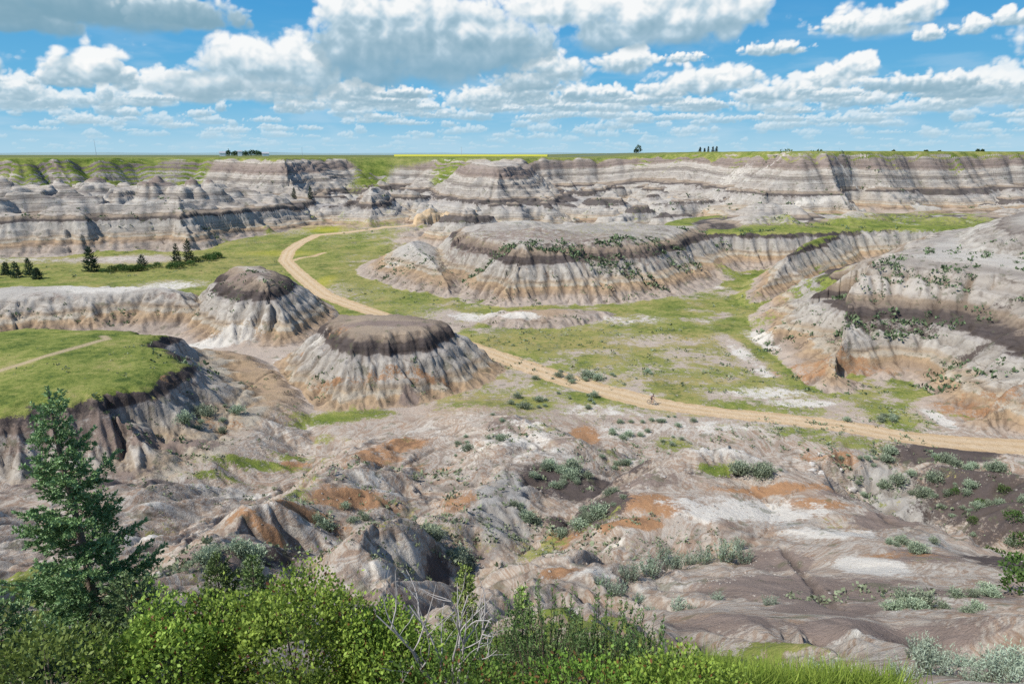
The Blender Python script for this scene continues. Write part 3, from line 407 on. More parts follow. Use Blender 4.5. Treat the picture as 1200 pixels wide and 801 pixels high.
# --- a small node-graph helper ------------------------------------------------
class NG:
    def __init__(s, name, world=False):
        if world:
            s.m = bpy.data.worlds.new(name); s.m.use_nodes = True
        else:
            s.m = bpy.data.materials.new(name); s.m.use_nodes = True
        s.t = s.m.node_tree; s.t.nodes.clear(); s.L = s.t.links
    def n(s, typ, **kw):
        o = s.t.nodes.new(typ)
        for k, v in kw.items(): setattr(o, k, v)
        return o
    def put(s, sock, v):
        if hasattr(v, 'is_linked') or isinstance(v, bpy.types.NodeSocket): s.L.new(v, sock)
        elif v is not None:
            if isinstance(v, (tuple, list)) and len(v) == 3 and sock.type == 'RGBA': v = (*v, 1)
            sock.default_value = v
    def math(s, op, a, b=None, c=None, clamp=False):
        o = s.n('ShaderNodeMath', operation=op, use_clamp=clamp)
        s.put(o.inputs[0], a)
        if b is not None: s.put(o.inputs[1], b)
        if c is not None: s.put(o.inputs[2], c)
        return o.outputs[0]
    def vmath(s, op, a, b=None):
        o = s.n('ShaderNodeVectorMath', operation=op); s.put(o.inputs[0], a)
        if b is not None: s.put(o.inputs[1], b)
        return o.outputs[0]
    def mix(s, f, a, b, mode='MIX'):
        o = s.n('ShaderNodeMix', data_type='RGBA', blend_type=mode)
        s.put(o.inputs[0], f); s.put(o.inputs[6], a); s.put(o.inputs[7], b)
        return o.outputs[2]
    def noise(s, vec, scale, detail=4, rough=.55, dist=0, out=0):
        o = s.n('ShaderNodeTexNoise'); s.put(o.inputs['Vector'], vec)
        o.inputs['Scale'].default_value = scale; o.inputs['Detail'].default_value = detail
        o.inputs['Roughness'].default_value = rough; o.inputs['Distortion'].default_value = dist
        return o.outputs[out]
    def ramp(s, f, stops, interp='LINEAR'):
        o = s.n('ShaderNodeValToRGB'); s.put(o.inputs[0], f); e = o.color_ramp.elements
        o.color_ramp.interpolation = interp
        while len(e) < len(stops): e.new(.5)
        for el, (p, c) in zip(e, sorted(stops, key=lambda q: q[0])):
            el.position = p; el.color = (*c, 1) if len(c) == 3 else c
        return o.outputs[0]
    def step(s, lo, hi, x):
        o = s.n('ShaderNodeMapRange', interpolation_type='SMOOTHSTEP'); s.put(o.inputs[0], x)
        o.inputs[1].default_value = lo; o.inputs[2].default_value = hi
        return o.outputs[0]
    def attr(s, name):
        o = s.n('ShaderNodeAttribute', attribute_name=name); q = s.n('ShaderNodeSeparateColor'); s.L.new(o.outputs['Color'], q.inputs[0])
        return q.outputs[0], q.outputs[1], q.outputs[2], o.outputs['Alpha']
    def bsdf(s, col, rough=.9, bump=None, strength=.3, dist=.1, spec=.2, sub=0):
        b = s.n('ShaderNodeBsdfPrincipled'); s.put(b.inputs['Base Color'], col); s.put(b.inputs['Roughness'], rough)
        b.inputs['Specular IOR Level'].default_value = spec
        if bump is not None:
            k = s.n('ShaderNodeBump'); s.put(k.inputs['Height'], bump); k.inputs['Strength'].default_value = strength; k.inputs['Distance'].default_value = dist
            s.L.new(k.outputs[0], b.inputs['Normal'])
        o = s.n('ShaderNodeOutputMaterial'); s.L.new(b.outputs[0], o.inputs[0])
        return s.m

def ground_material():
    g = NG('badlands_ground')
    pos = g.n('ShaderNodeNewGeometry').outputs['Position']
    zs, grass, path, white = g.attr('m1')
    rust, dark, gul, fg = g.attr('m2')
    dry, canola, brown, grey = g.attr('m3')
    lush, track, nz, plain = g.attr('m4')
    nA = g.noise(pos, .09, 5, .6); nB = g.noise(pos, .55, 6, .62); nC = g.noise(pos, 3.2, 6, .65); nD = g.noise(pos, 14, 4, .65)
    # beds of the badlands, by height
    zz = g.math('ADD', zs, g.math('MULTIPLY', g.math('SUBTRACT', nA, .5), 2.2))
    zz = g.math('ADD', zz, g.math('MULTIPLY', g.math('SUBTRACT', nB, .5), 1.0))
    zz = g.math('ADD', zz, g.math('MULTIPLY', g.math('SUBTRACT', nC, .5), .35))
    zz = g.math('ADD', zz, g.math('MULTIPLY', g.math('SINE', g.math('MULTIPLY', zz, 7.4)), .115))
    f = g.math('DIVIDE', g.math('ADD', zz, 4), 44)
    beds = [(-4,(.40,.35,.30)),(.3,(.37,.31,.26)),(1.2,(.36,.27,.19)),(2.3,(.39,.285,.18)),(2.9,(.43,.39,.32)),(3.5,(.38,.30,.21)),(4.2,(.40,.37,.325)),(6.6,(.40,.38,.345)),(7.3,(.34,.32,.30)),
            (7.7,(.11,.093,.088)),(8.4,(.058,.05,.051)),(9.2,(.10,.083,.077)),(9.8,(.23,.185,.145)),(10.7,(.31,.25,.19)),(11.6,(.40,.37,.33)),(13.2,(.33,.305,.275)),(14.6,(.46,.44,.40)),(15.6,(.36,.34,.31)),
            (16.0,(.13,.11,.10)),(18.0,(.43,.405,.36)),(18.9,(.34,.31,.28)),(19.8,(.51,.485,.435)),(21.2,(.27,.22,.19)),(22.6,(.19,.15,.135)),(23.8,(.26,.21,.185)),(26.6,(.27,.225,.195)),(27.6,(.42,.39,.345)),(29.5,(.36,.32,.28)),(33,(.33,.27,.21)),(40,(.3,.25,.2))]
    col = g.ramp(f, [((z + 4) / 44, c) for z, c in beds])
    col2 = g.ramp(g.math('FRACT', g.math('MULTIPLY', zz, .43)), [(0,(.5,.5,.5)),(.18,(.62,.61,.6)),(.3,(.42,.41,.4)),(.52,(.5,.5,.5)),(.66,(.36,.34,.33)),(.74,(.56,.55,.54)),(1,(.5,.5,.5))])
    col = g.mix(g.math('MULTIPLY_ADD', g.step(12, 18, zz), .35, .22), col, col2, 'OVERLAY')
    # thin hard beds, rills and dots of scrub on the bare faces
    thin = g.ramp(g.math('FRACT', g.math('MULTIPLY', zz, .93)), [(0, (1, 1, 1)), (.40, (1, 1, 1)), (.46, (.50, .47, .45)), (.54, (.58, .55, .53)), (.60, (1.08, 1.07, 1.05)), (1, (1, 1, 1))])
    col = g.mix(g.math('MULTIPLY', g.step(.42, .60, nA), g.step(.35, .6, nB)), col, g.mix(1, col, thin, 'MULTIPLY'))
    mr = g.n('ShaderNodeMapping'); g.L.new(pos, mr.inputs[0]); mr.inputs['Scale'].default_value = (.9, .9, .10)
    rill = g.noise(mr.outputs[0], 1.0, 4, .6)
    col = g.mix(g.math('MULTIPLY', g.math('MULTIPLY', g.step(.52, .62, rill), g.step(.97, .85, nz)), .32), col, g.mix(1, col, (.45, .41, .38), 'MULTIPLY'))
    fb = g.ramp(g.math('FRACT', g.math('MULTIPLY', zz, .31)), [(0, (1, 1, 1)), (.30, (1, .99, .98)), (.36, (.42, .37, .34)), (.43, (.50, .45, .42)), (.47, (1, 1, 1)), (.72, (.92, .88, .85)), (.76, (.60, .55, .52)), (.80, (1.05, 1.04, 1.03)), (1, (1, 1, 1))])
    sz = g.n('ShaderNodeSeparateXYZ'); g.L.new(pos, sz.inputs[0])
    col = g.mix(g.math('MULTIPLY', g.math('MULTIPLY', g.step(230, 300, sz.outputs[1]), g.step(.38, .52, nA)), .8), col, g.mix(1, col, fb, 'MULTIPLY'))
    sc = g.noise(pos, .42, 3, .65)
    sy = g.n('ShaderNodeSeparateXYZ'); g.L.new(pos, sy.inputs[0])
    col = g.mix(g.math('MULTIPLY', g.step(225, 300, sy.outputs[1]), .14), col, (.33, .31, .285))     # distance haze painted into the colour of the far beds
    # weathered clay mix of the near ground
    st = g.n('ShaderNodeMapping'); g.L.new(pos, st.inputs[0]); st.inputs['Scale'].default_value = (.16, .10, .5); st.inputs['Rotation'].default_value = (0, 0, .5)
    nF = g.noise(st.outputs[0], 1.0, 7, .62, .9)
    clay = g.ramp(nF, [(.0,(.21,.165,.14)),(.35,(.25,.19,.15)),(.41,(.39,.35,.30)),(.45,(.28,.195,.14)),(.49,(.42,.38,.33)),(.53,(.31,.235,.18)),(.57,(.46,.42,.365)),(.61,(.28,.22,.175)),(.66,(.50,.465,.41)),(.74,(.33,.28,.235)),(1,(.42,.39,.34))])
    col = g.mix(fg, col, clay)
    def cover(col, mask, c, w=.13, n=nB, n2=nC, amp=1.15):
        t = g.math('ADD', mask, g.math('MULTIPLY', g.math('SUBTRACT', n, .5), amp))
        t = g.math('ADD', t, g.math('MULTIPLY', g.math('SUBTRACT', n2, .5), amp * .75))
        t = g.math('ADD', t, g.math('MULTIPLY', g.math('SUBTRACT', nD, .5), .4))
        return g.mix(g.step(.5 - w, .5 + w, t), col, c)
    col = cover(col, brown, g.mix(nB, (.165,.125,.105), (.28,.225,.195)))
    col = cover(col, grey, g.mix(nB, (.27,.255,.235), (.40,.385,.355)))
    col = cover(col, rust, g.mix(nC, (.27,.135,.07), (.40,.25,.14)))
    col = cover(col, dark, g.mix(nC, (.055,.047,.046), (.125,.10,.092)))
    col = cover(col, white, g.mix(nC, (.47,.44,.39), (.62,.59,.535)))
    col = g.mix(g.math('MULTIPLY', g.step(.605, .66, sc), .5), col, g.mix(nC, (.055, .065, .035), (.16, .17, .10)))
    # run-off streaks in the gullies
    gg = g.math('MULTIPLY', gul, g.math('ADD', .35, nB), clamp=True)
    col = g.mix(gg, col, g.mix(.5, g.mix(1, col, (.42,.37,.33), 'MULTIPLY'), (.12,.10,.085)))
    col = g.mix(g.math('MULTIPLY', g.step(.53, .66, nD), .42), col, g.mix(1, col, (.5,.47,.44), 'MULTIPLY'))
    # grass cover: green, dry, lush
    gn = g.noise(pos, .8, 5, .7); gs = g.noise(pos, 5.5, 4, .75)
    gw = g.noise(pos, .13, 4, .6)
    gk = g.math('ADD', g.math('ADD', g.math('MULTIPLY', gn, .36), g.math('MULTIPLY', gs, .28)), g.math('MULTIPLY', gw, .36))
    green = g.ramp(gk, [(.38,(.045,.075,.022)),(.44,(.10,.135,.035)),(.49,(.17,.195,.05)),(.54,(.23,.235,.075)),(.59,(.31,.27,.11)),(.66,(.29,.28,.16))])
    green = g.mix(g.math('MULTIPLY', lush, .6), green, g.ramp(gk, [(.40,(.04,.075,.012)),(.48,(.10,.15,.024)),(.56,(.17,.215,.04)),(.64,(.25,.25,.07))]))
    green = g.mix(g.math('MULTIPLY', dry, g.step(.35, .6, gn)), green, g.mix(gs, (.27,.21,.08), (.36,.29,.14)))
    col = cover(col, g.math('MULTIPLY', grass, g.step(.45, .75, nz)), green, .09, gn, gs, 1.5)
    col = g.mix(g.math('MULTIPLY', canola, g.step(.3,.6, gs)), col, (.42,.38,.03))
    col = g.mix(plain, col, g.ramp(g.noise(pos, .0016, 3, .5), [(.38,(.10,.13,.045)),(.5,(.15,.165,.06)),(.6,(.12,.15,.10))]))
    # trodden path of tan grit
    pc = g.ramp(g.math('ADD', g.math('MULTIPLY', nB, .6), g.math('MULTIPLY', nC, .4)), [(.35,(.40,.285,.165)),(.5,(.475,.345,.205)),(.65,(.54,.43,.30))])
    col = g.mix(g.math('MULTIPLY', g.step(.25, .75, g.math('ADD', path, g.math('MULTIPLY', g.math('SUBTRACT', nC, .5), .5))), .95), col, pc)
    col = g.mix(g.math('MULTIPLY', g.step(1.0, 1.45, path), .5), col, (.55,.44,.31))
    col = g.mix(g.math('MULTIPLY', track, .8), col, (.42,.33,.22))
    col = g.mix(1, col, (1.0, .975, .92), 'MULTIPLY')
    bump = g.math('ADD', g.math('MULTIPLY', nC, .7), g.math('ADD', g.math('MULTIPLY', nD, .32), nB))
    return g.bsdf(col, .95, bump, .85, .22, .05)

# --- plant materials and meshes -----------------------------------------------------
def leaf_mat(name, trans=.28, rough=.6, spec=.25):
    """leaf colour comes from the mesh (each leaf its own shade), with light passing through"""
    g = NG(name)
    at = g.n('ShaderNodeAttribute', attribute_name='shade')
    geo = g.n('ShaderNodeNewGeometry'); ob = g.n('ShaderNodeObjectInfo')
    nz = g.noise(geo.outputs['Position'], 3.0, 3, .6)
    c = g.mix(.55, at.outputs['Color'], g.ramp(nz, [(.3, (.30, .33, .30)), (.7, (.72, .70, .62))]), 'OVERLAY')
    hs = g.n('ShaderNodeHueSaturation'); g.L.new(c, hs.inputs['Color'])
    g.put(hs.inputs['Value'], g.math('MULTIPLY_ADD', ob.outputs['Random'], .5, .75)); g.put(hs.inputs['Hue'], g.math('MULTIPLY_ADD', ob.outputs['Random'], .03, .485))
    b = g.n('ShaderNodeBsdfPrincipled'); g.L.new(hs.outputs[0], b.inputs['Base Color']); b.inputs['Roughness'].default_value = rough; b.inputs['Specular IOR Level'].default_value = spec
    t = g.n('ShaderNodeBsdfTranslucent'); g.L.new(hs.outputs[0], t.inputs[0])
    mx = g.n('ShaderNodeMixShader'); mx.inputs[0].default_value = trans; g.L.new(b.outputs[0], mx.inputs[1]); g.L.new(t.outputs[0], mx.inputs[2])
    o = g.n('ShaderNodeOutputMaterial'); g.L.new(mx.outputs[0], o.inputs[0])
    return g.m
def plain_mat(name, c1, c2, scale=8, rough=.85, bump=.3, metallic=0):
    g = NG(name); tc = g.n('ShaderNodeTexCoord')
    n = g.noise(tc.outputs['Object'], scale, 5, .6)
    m = g.bsdf(g.mix(n, c1, c2), rough, n, bump, .02, .25)
    return m
M_LEAF = leaf_mat('leaf_green'); M_SAGE = leaf_mat('sage_leaf', .15, .8, .1); M_NEEDLE = leaf_mat('spruce_needles', .08, .5, .3); M_GRASS = leaf_mat('grass_blade', .35, .6, .2)
M_BARK = plain_mat('bark', (.10, .07, .05), (.20, .16, .125), 14); M_DEADWOOD = plain_mat('bleached_wood', (.30, .28, .25), (.46, .43, .40), 10)
M_ROCK = plain_mat('pale_sandstone', (.38, .34, .29), (.56, .52, .46), 3, .95, .6)

def unit(v): return v / (np.linalg.norm(v, axis=-1, keepdims=True) + 1e-9)
class Leaves:
    """collects diamond shaped leaves / needles / blades as quads with a shade each"""
    def __init__(s): s.V = []; s.C = []
    def add(s, base, d, side, length, width, colr, mid=.45, bend=None):
        n = len(base); L = np.broadcast_to(np.asarray(length, float), (n,))[:, None]; W = np.broadcast_to(np.asarray(width, float), (n,))[:, None]
        m = base + d * L * mid; tip = base + d * L
        if bend is not None: tip = tip + bend; m = m + bend * .3
        q = np.stack([base, m - side * W * .5, tip, m + side * W * .5], 1)
        s.V.append(q); s.C.append(np.repeat(np.broadcast_to(colr, (n, 3))[:, None], 4, 1))
    def data(s):
        V = np.concatenate(s.V).reshape(-1, 3); C = np.concatenate(s.C).reshape(-1, 3)
        return V, C, np.arange(len(V)).reshape(-1, 4)
    def mesh(s, name, mat):
        V, C, F = s.data(); o = mesh_np(name, V, F, mat, False)
        vcol(o, 'shade', [C[:, 0], C[:, 1], C[:, 2]]); return o
class Tubes:
    """collects tapered limbs"""
    def __init__(s, k=5): s.V = []; s.F = []; s.k = k; s.n = 0
    def add(s, pts, rad):
        pts = np.asarray(pts, float); k = s.k; t = unit(np.gradient(pts, axis=0))
        ref = np.where(np.abs(t[:, 2:3]) > .9, np.array([[1., 0, 0]]), np.array([[0, 0, 1.]]))
        a = unit(np.cross(t, ref)); b = np.cross(t, a); ang = np.arange(k) * 2 * np.pi / k
        ring = pts[:, None] + (a[:, None] * np.cos(ang)[None, :, None] + b[:, None] * np.sin(ang)[None, :, None]) * np.asarray(rad, float)[:, None, None]
        s.V.append(ring.reshape(-1, 3)); i = np.arange(len(pts) - 1)[:, None] * k; j = np.arange(k)[None]; j2 = (j + 1) % k
        s.F.append(np.stack([i + j, i + j2, i + k + j2, i + k + j], -1).reshape(-1, 4) + s.n); s.n += len(pts) * k
    def mesh(s, name, mat): return mesh_np(name, np.concatenate(s.V), np.concatenate(s.F), mat, True)
def put(o, parent):
    o.parent = parent; return o
def thing(name, label, cat, loc, rz=0, group=None):
    o = bpy.data.objects.new(name, None); col.objects.link(o); o.empty_display_size = .2
    o.location = loc; o.rotation_euler = (0, 0, rz); o['label'] = label; o['category'] = cat
    if group: o['group'] = group
    return o
def tag(o, label, cat, group=None):
    o['label'] = label; o['category'] = cat
    if group: o['group'] = group
    return o
def dup(root, loc, rz, label, group=None, scale=1.0):
    r = root.copy(); col.objects.link(r); r.location = loc; r.rotation_euler = (0, 0, rz); r.scale = (scale,) * 3; r['label'] = label
    if group: r['group'] = group
    for ch in list(root.children):
        c = ch.copy(); col.objects.link(c); c.parent = r
    return r
def spruce_parts(h, rad, seed, fine=1.0, whorls=20, c1=(.065, .12, .05), c2=(.23, .34, .14), low=.06, lean=(0, 0), gap=.0, rag=.35):
    """trunk, limbs and needles of a spruce standing at the origin"""
    rs = np.random.RandomState(seed); c1 = np.array(c1); c2 = np.array(c2)
    tr = Tubes(7); zz = np.linspace(-.25, h * .985, 9); tp = np.stack([lean[0] * (zz / h) ** 2 + .01 * h * np.sin(zz / h * 7 + seed), lean[1] * (zz / h) ** 2, zz], -1)
    tr.add(tp, np.linspace(.019 * h, .003 * h, 9)); limbs = Tubes(4); lv = Leaves()
    B, D, S, LL, WW, CC = [], [], [], [], [], []
    def shoot(p0, p1, dens, nl, nw, tone):
        n = max(3, int(np.linalg.norm(p1 - p0) * dens)); t = rs.rand(n)[:, None]; ax = unit((p1 - p0)[None])[0]
        r = unit(np.cross(ax, rs.randn(n, 3))); d = unit(ax * rs.uniform(.5, 1.0, (n, 1)) + r * rs.uniform(.55, 1.0, (n, 1)) + np.array([0, 0, .12]))
        B.append(p0 + (p1 - p0) * t); D.append(d); S.append(unit(np.cross(d, rs.randn(n, 3)))); LL.append(nl * rs.uniform(.7, 1.25, n)); WW.append(np.full(n, nw))
        k = np.clip(tone + rs.uniform(-.25, .25, n), 0, 1)[:, None]; CC.append(c1 + (c2 - c1) * k)
    nl, nw, dens = .050 / fine, .021 / fine, 210 * fine
    for w in range(whorls):
        f = (w + .5) / whorls; z = h * (low + (1 - low) * f ** .92)
        if z > h * .97: continue
        k = rs.randint(5, 8) if f < .8 else 4; a0 = rs.rand() * 6.28
        for b in range(k):
            a = a0 + b * 6.283 / k + rs.uniform(-.3, .3)
            if rs.rand() < gap: continue
            L = rad * (1 - (z / h) ** 1.15) ** .75 * rs.uniform(1 - rag, 1 + rag * .6) + .02 * h
            el = -.15 + .95 * f ** 1.3 + rs.uniform(-.12, .12)
            zc = rs.uniform(-.02, .02) * h; o = np.array([np.interp(z, zz, tp[:, 0]), np.interp(z, zz, tp[:, 1]), z + zc])
            ts = np.linspace(0, 1, 6); droop = -.10 * L * np.sin(ts * 3.14) * (1 - f) + .22 * L * ts ** 2
            pts = o + np.stack([np.cos(a) * np.cos(el) * L * ts, np.sin(a) * np.cos(el) * L * ts, np.sin(el) * L * ts + droop], -1)
            limbs.add(pts, np.linspace(.010 * L + .003, .002, 6))
            for i in range(1, 5): shoot(pts[i], pts[i + 1], dens, nl, nw, .35 + .12 * i)
            nlat = max(2, int(L / (.065 / fine))) 
            for q in range(nlat):
                t = .18 + .8 * (q + rs.rand()) / nlat; p = np.array([np.interp(t, ts, pts[:, c]) for c in range(3)])
                sl = L * (1.02 - t) * rs.uniform(.30, .55) + .05; sg = 1 if q % 2 else -1
                aa = a + sg * rs.uniform(.55, 1.1); e2 = el * .5 + rs.uniform(-.35, .4)
                d = np.array([np.cos(aa) * np.cos(e2), np.sin(aa) * np.cos(e2), np.sin(e2)])
                p1 = p + d * sl; shoot(p, p1, dens * .9, nl, nw, .3 + .5 * t)
                if sl > .16:
                    for u in range(int(sl / (.06 / fine))):
                        pp = p + d * sl * rs.uniform(.25, .95); dd = unit((d + rs.randn(3) * .75)[None])[0]
                        shoot(pp, pp + dd * rs.uniform(.05, .12) / fine ** .5, dens, nl, nw, .45 + .4 * t)
    top = np.array([tp[-1, 0], tp[-1, 1], h]); shoot(np.array([tp[-3, 0], tp[-3, 1], h * .82]), top, dens, nl * 1.1, nw, .8)
    tr.add(np.stack([tp[-2], (tp[-2] + top) / 2, top]), [.004 * h, .003 * h, .001 * h])
    lv.add(np.concatenate(B), np.concatenate(D), np.concatenate(S), np.concatenate(LL), np.concatenate(WW), np.concatenate(CC), .5)
    return tr, limbs, lv
def spruce(label, loc, h, rad, seed, group=None, limbs=True, **kw):
    t, l, n = spruce_parts(h, rad, seed, **kw); r = thing('spruce_tree', label, 'tree', loc, 0, group)
    put(t.mesh('trunk', M_BARK), r)
    if limbs: put(l.mesh('branches', M_BARK), r)
    put(n.mesh('crown', M_NEEDLE), r); return r
def bush_parts(h, rx, ry, seed, n, leaf=.05, aspect=.62, c1=(.08, .15, .02), c2=(.28, .40, .07), stems=12, up=.4, hollow=.55, lump=.35, red=0):
    """stems fanning from the ground and leaves on the lumpy outer part of the bush"""
    rs = np.random.RandomState(seed); lv = Leaves(); tb = Tubes(4); c1 = np.array(c1); c2 = np.array(c2)
    u = unit(rs.randn(n, 3)); u[:, 2] = np.abs(u[:, 2]) * rs.choice([1, 1, 1, -.25], n); u = unit(u)
    lob = 1 + lump * (np.sin(u[:, 0] * 5 + seed) * np.sin(u[:, 1] * 4.3 + seed * 2) + .6 * np.sin(u[:, 2] * 7 + u[:, 0] * 6 + seed)) * .6
    rr = (hollow + (1 - hollow) * rs.rand(n) ** .6)[:, None] * lob[:, None] * (1 + .16 * rs.randn(n, 1) * (rs.rand(n, 1) < .25))
    base = u * rr * np.array([rx, ry, h * .62]) + np.array([0, 0, h * .42]); base[:, 2] = np.maximum(base[:, 2], .03)
    d = unit(u * .7 + rs.randn(n, 3) * .55 + np.array([0, 0, up])); s = unit(np.cross(d, unit(u + rs.randn(n, 3) * .5)))
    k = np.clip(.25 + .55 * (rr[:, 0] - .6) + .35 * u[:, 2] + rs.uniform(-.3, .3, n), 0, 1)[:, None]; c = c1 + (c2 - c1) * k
    if red: c[rs.rand(n) < red] = (.16, .07, .03)
    lv.add(base, d, s, leaf * rs.uniform(.7, 1.3, n), leaf * aspect * rs.uniform(.8, 1.2, n), c, .48)
    for q in range(stems):
        v = u[rs.randint(n)] * np.array([rx, ry, h * .6]) * .85; v[2] = abs(v[2]) + h * .35; t = np.linspace(0, 1, 5)[:, None]
        p = v * t * np.array([1, 1, 1]) + np.array([0, 0, -.1]) * (1 - t) + rs.randn(5, 3) * .02 * h * t; tb.add(p, np.linspace(.012 * h, .003 * h, 5))
    return tb, lv
def upright_parts(h, r, seed, n, leaf, width, c1, c2, stems=30, spread=.35):
    """many thin upright stems set with narrow leaves (willow, sagebrush, wolf willow)"""
    rs = np.random.RandomState(seed); lv = Leaves(); tb = Tubes(3); c1 = np.array(c1); c2 = np.array(c2)
    B, D, C = [], [], []
    for q in range(stems):
        a = rs.rand() * 6.283; r0 = r * .55 * math.sqrt(rs.rand()); hh = h * rs.uniform(.6, 1.05) * (1 - .35 * r0 / r)
        p0 = np.array([r0 * math.cos(a), r0 * math.sin(a), -.05]); lean = np.array([math.cos(a), math.sin(a), 0]) * rs.uniform(.1, 1) * spread * hh + np.append(rs.randn(2) * .08 * hh, 0)
        t = np.linspace(0, 1, 4)[:, None]; p = p0 + np.array([0, 0, hh]) * t + lean * t ** 1.4; tb.add(p, np.linspace(.006 * h + .001, .001, 4))
        m = max(2, n // stems); tt = rs.uniform(.12, 1, m) ** .8
        pb = p0 + np.array([0, 0, hh]) * tt[:, None] + lean * tt[:, None] ** 1.4
        B.append(pb); D.append(unit(rs.randn(m, 3) * .6 + np.array([0, 0, .9]) + lean * .6)); C.append(c1 + (c2 - c1) * np.clip(tt[:, None] * .8 + rs.uniform(-.25, .25, (m, 1)), 0, 1))
    B = np.concatenate(B); D = np.concatenate(D); C = np.concatenate(C); n = len(B)
    lv.add(B, D, unit(np.cross(D, rs.randn(n, 3))), leaf * rs.uniform(.7, 1.3, n), width, C, .5)
    return tb, lv
def bush(name, label, cat, loc, parts, mat, group=None, rz=0):
    tb, lv = parts; r = thing(name, label, cat, loc, rz, group)
    put(tb.mesh('stems', M_BARK), r); put(lv.mesh('foliage', mat), r); return r

# --- scene ---------------------------------------------------------------------
scene = bpy.context.scene
col = scene.collection
def mesh_np(name, V, F, mat, smooth=True, uv=None):
    """mesh object from numpy arrays; F is (n,4) or (n,3)"""
    me = bpy.data.meshes.new(name); k = F.shape[1]
    me.vertices.add(len(V)); me.vertices.foreach_set('co', np.asarray(V, np.float32).ravel())
    me.loops.add(F.size); me.loops.foreach_set('vertex_index', F.astype(np.int32).ravel())
    me.polygons.add(len(F)); me.polygons.foreach_set('loop_start', np.arange(0, F.size, k, dtype=np.int32))
    me.polygons.foreach_set('use_smooth', np.full(len(F), smooth))
    me.update(calc_edges=True)
    if mat: me.materials.append(mat)
    o = bpy.data.objects.new(name, me); col.objects.link(o)
    return o
def vcol(o, name, arrs):
    n = len(o.data.vertices)
    a = o.data.attributes.new(name, 'FLOAT_COLOR', 'POINT')
    d = np.ones((n, 4), np.float32)
    for i, q in enumerate(arrs): d[:, i] = q
    a.data.foreach_set('color', d.ravel())

# the ground: one sheet from the rim underfoot to the horizon, finer where the relief is fine
def ground_grid(f=1.0):
    r = [1.0]
    while r[-1] < 90000:
        d = r[-1]
        s = .35 if d < 20 else .22 if d < 75 else .28 if d < 140 else .42 if d < 300 else .6 if d < 560 else d * .05
        r.append(d + s / f)
    th = np.concatenate([np.arange(-180, -54, 6), np.linspace(-54, 54, int(1150 * f)), np.arange(60, 180, 6)])
    th = np.radians(th); r = np.array(r)
    X = np.sin(th)[None] * r[:, None]; Y = np.cos(th)[None] * r[:, None] - 10
    nr, nt = X.shape
    i = np.arange(nr - 1)[:, None] * nt; j = np.arange(nt)[None]; j2 = (j + 1) % nt
    F = np.stack([i + j, i + nt + j, i + nt + j2, i + j2], -1).reshape(-1, 4)[:, ::-1]
    return X.ravel(), Y.ravel(), F, (nr, nt)
gx, gy, gF, gs = ground_grid(1.0)
gH, gA = terrain(gx, gy)
gM = masks(gx, gy, gH, gA)
Xg = gx.reshape(gs); Yg = gy.reshape(gs)
def slope_of(Z):
    P = np.stack([Xg, Yg, Z], -1)
    nn = np.cross(np.gradient(P, axis=0), np.gradient(P, axis=1))
    nn /= np.linalg.norm(nn, axis=-1, keepdims=True) + 1e-9
    return nn * np.sign(nn[..., 2:3])
def blur(Z, k):
    for ax in (0, 1):
        c = np.cumsum(np.concatenate([np.repeat(np.take(Z, [0], ax), k + 1, ax), Z, np.repeat(np.take(Z, [-1], ax), k, ax)], ax), ax)
        n = Z.shape[ax]
        Z = (np.take(c, range(2 * k + 1, n + 2 * k + 1), ax) - np.take(c, range(0, n), ax)) / (2 * k + 1)
    return Z
# run-off carves rills down every bare slope, large ones first
gul = np.zeros(gH.shape)
bare = (1 - .8 * gA['smooth']) * (1 - gA['topgreen']) * (1 - gA['path']) * sstep(5, 14, gy)
for lam, amp, far0, far1, kb, sd in ((27, 3.2, 900, 1000, 10, 5), (11, 1.5, 600, 900, 6, 1), (4.2, .95, 230, 330, 4, 2), (1.7, .36, 180, 240, 3, 3), (.75, .13, 90, 125, 2, 4)):
    m = np.nonzero((gy < far1) & (gy > 4) & (np.abs(gx) < 700))[0]
    nn = slope_of(blur(gH.reshape(gs), kb)).reshape(-1, 3)[m]
    sl = np.hypot(nn[:, 0], nn[:, 1]) + 1e-6
    v = erosion(gx[m], gy[m], nn[:, 0] / sl, nn[:, 1] / sl, lam, 500 + sd)
    k = sstep(.10, .5, sl) * bare[m] * sstep(far1, far0, gy[m])
    if lam > 20: k = k * sstep(230, 280, gy[m])
    elif lam > 10: k = k * np.maximum(sstep(200, 300, gy[m]), sstep(100, 85, gy[m]) * .8)
    c = np.clip(.5 - .62 * v, 0, 1) ** 1.7
    gH[m] -= amp * k * (c - .2)
    gul[m] = np.maximum(gul[m], k * sstep(.55, 1, c) * (.9 if lam > 1 else .6))
gA['gul'] = np.maximum(gA['gul'] * .7, gul) * (1 - .5 * sstep(190, 300, gy))
Zg = gH.reshape(gs)
nz = slope_of(Zg)[..., 2]
_rr = np.hypot(Xg[:, 0], Yg[:, 0] + 10); _th = np.arctan2(Xg[5], Yg[5] + 10)
def ground_z(x, y):
    """height of the finished sheet under a point"""
    r = math.hypot(x, y + 10); t = math.atan2(x, y + 10)
    i = min(max(int(np.searchsorted(_rr, r)) - 1, 0), gs[0] - 2); j = min(max(int(np.searchsorted(_th, t)) - 1, 0), gs[1] - 2)
    a = (r - _rr[i]) / (_rr[i + 1] - _rr[i]); b = (t - _th[j]) / (_th[j + 1] - _th[j])
    z = Zg[i:i + 2, j:j + 2]
    return float((z[0, 0] * (1 - b) + z[0, 1] * b) * (1 - a) + (z[1, 0] * (1 - b) + z[1, 1] * b) * a)
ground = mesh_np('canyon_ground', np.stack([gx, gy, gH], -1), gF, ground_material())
ground['kind'] = 'structure'
zs = gH - .016 * (gy - 110) + gA['so']
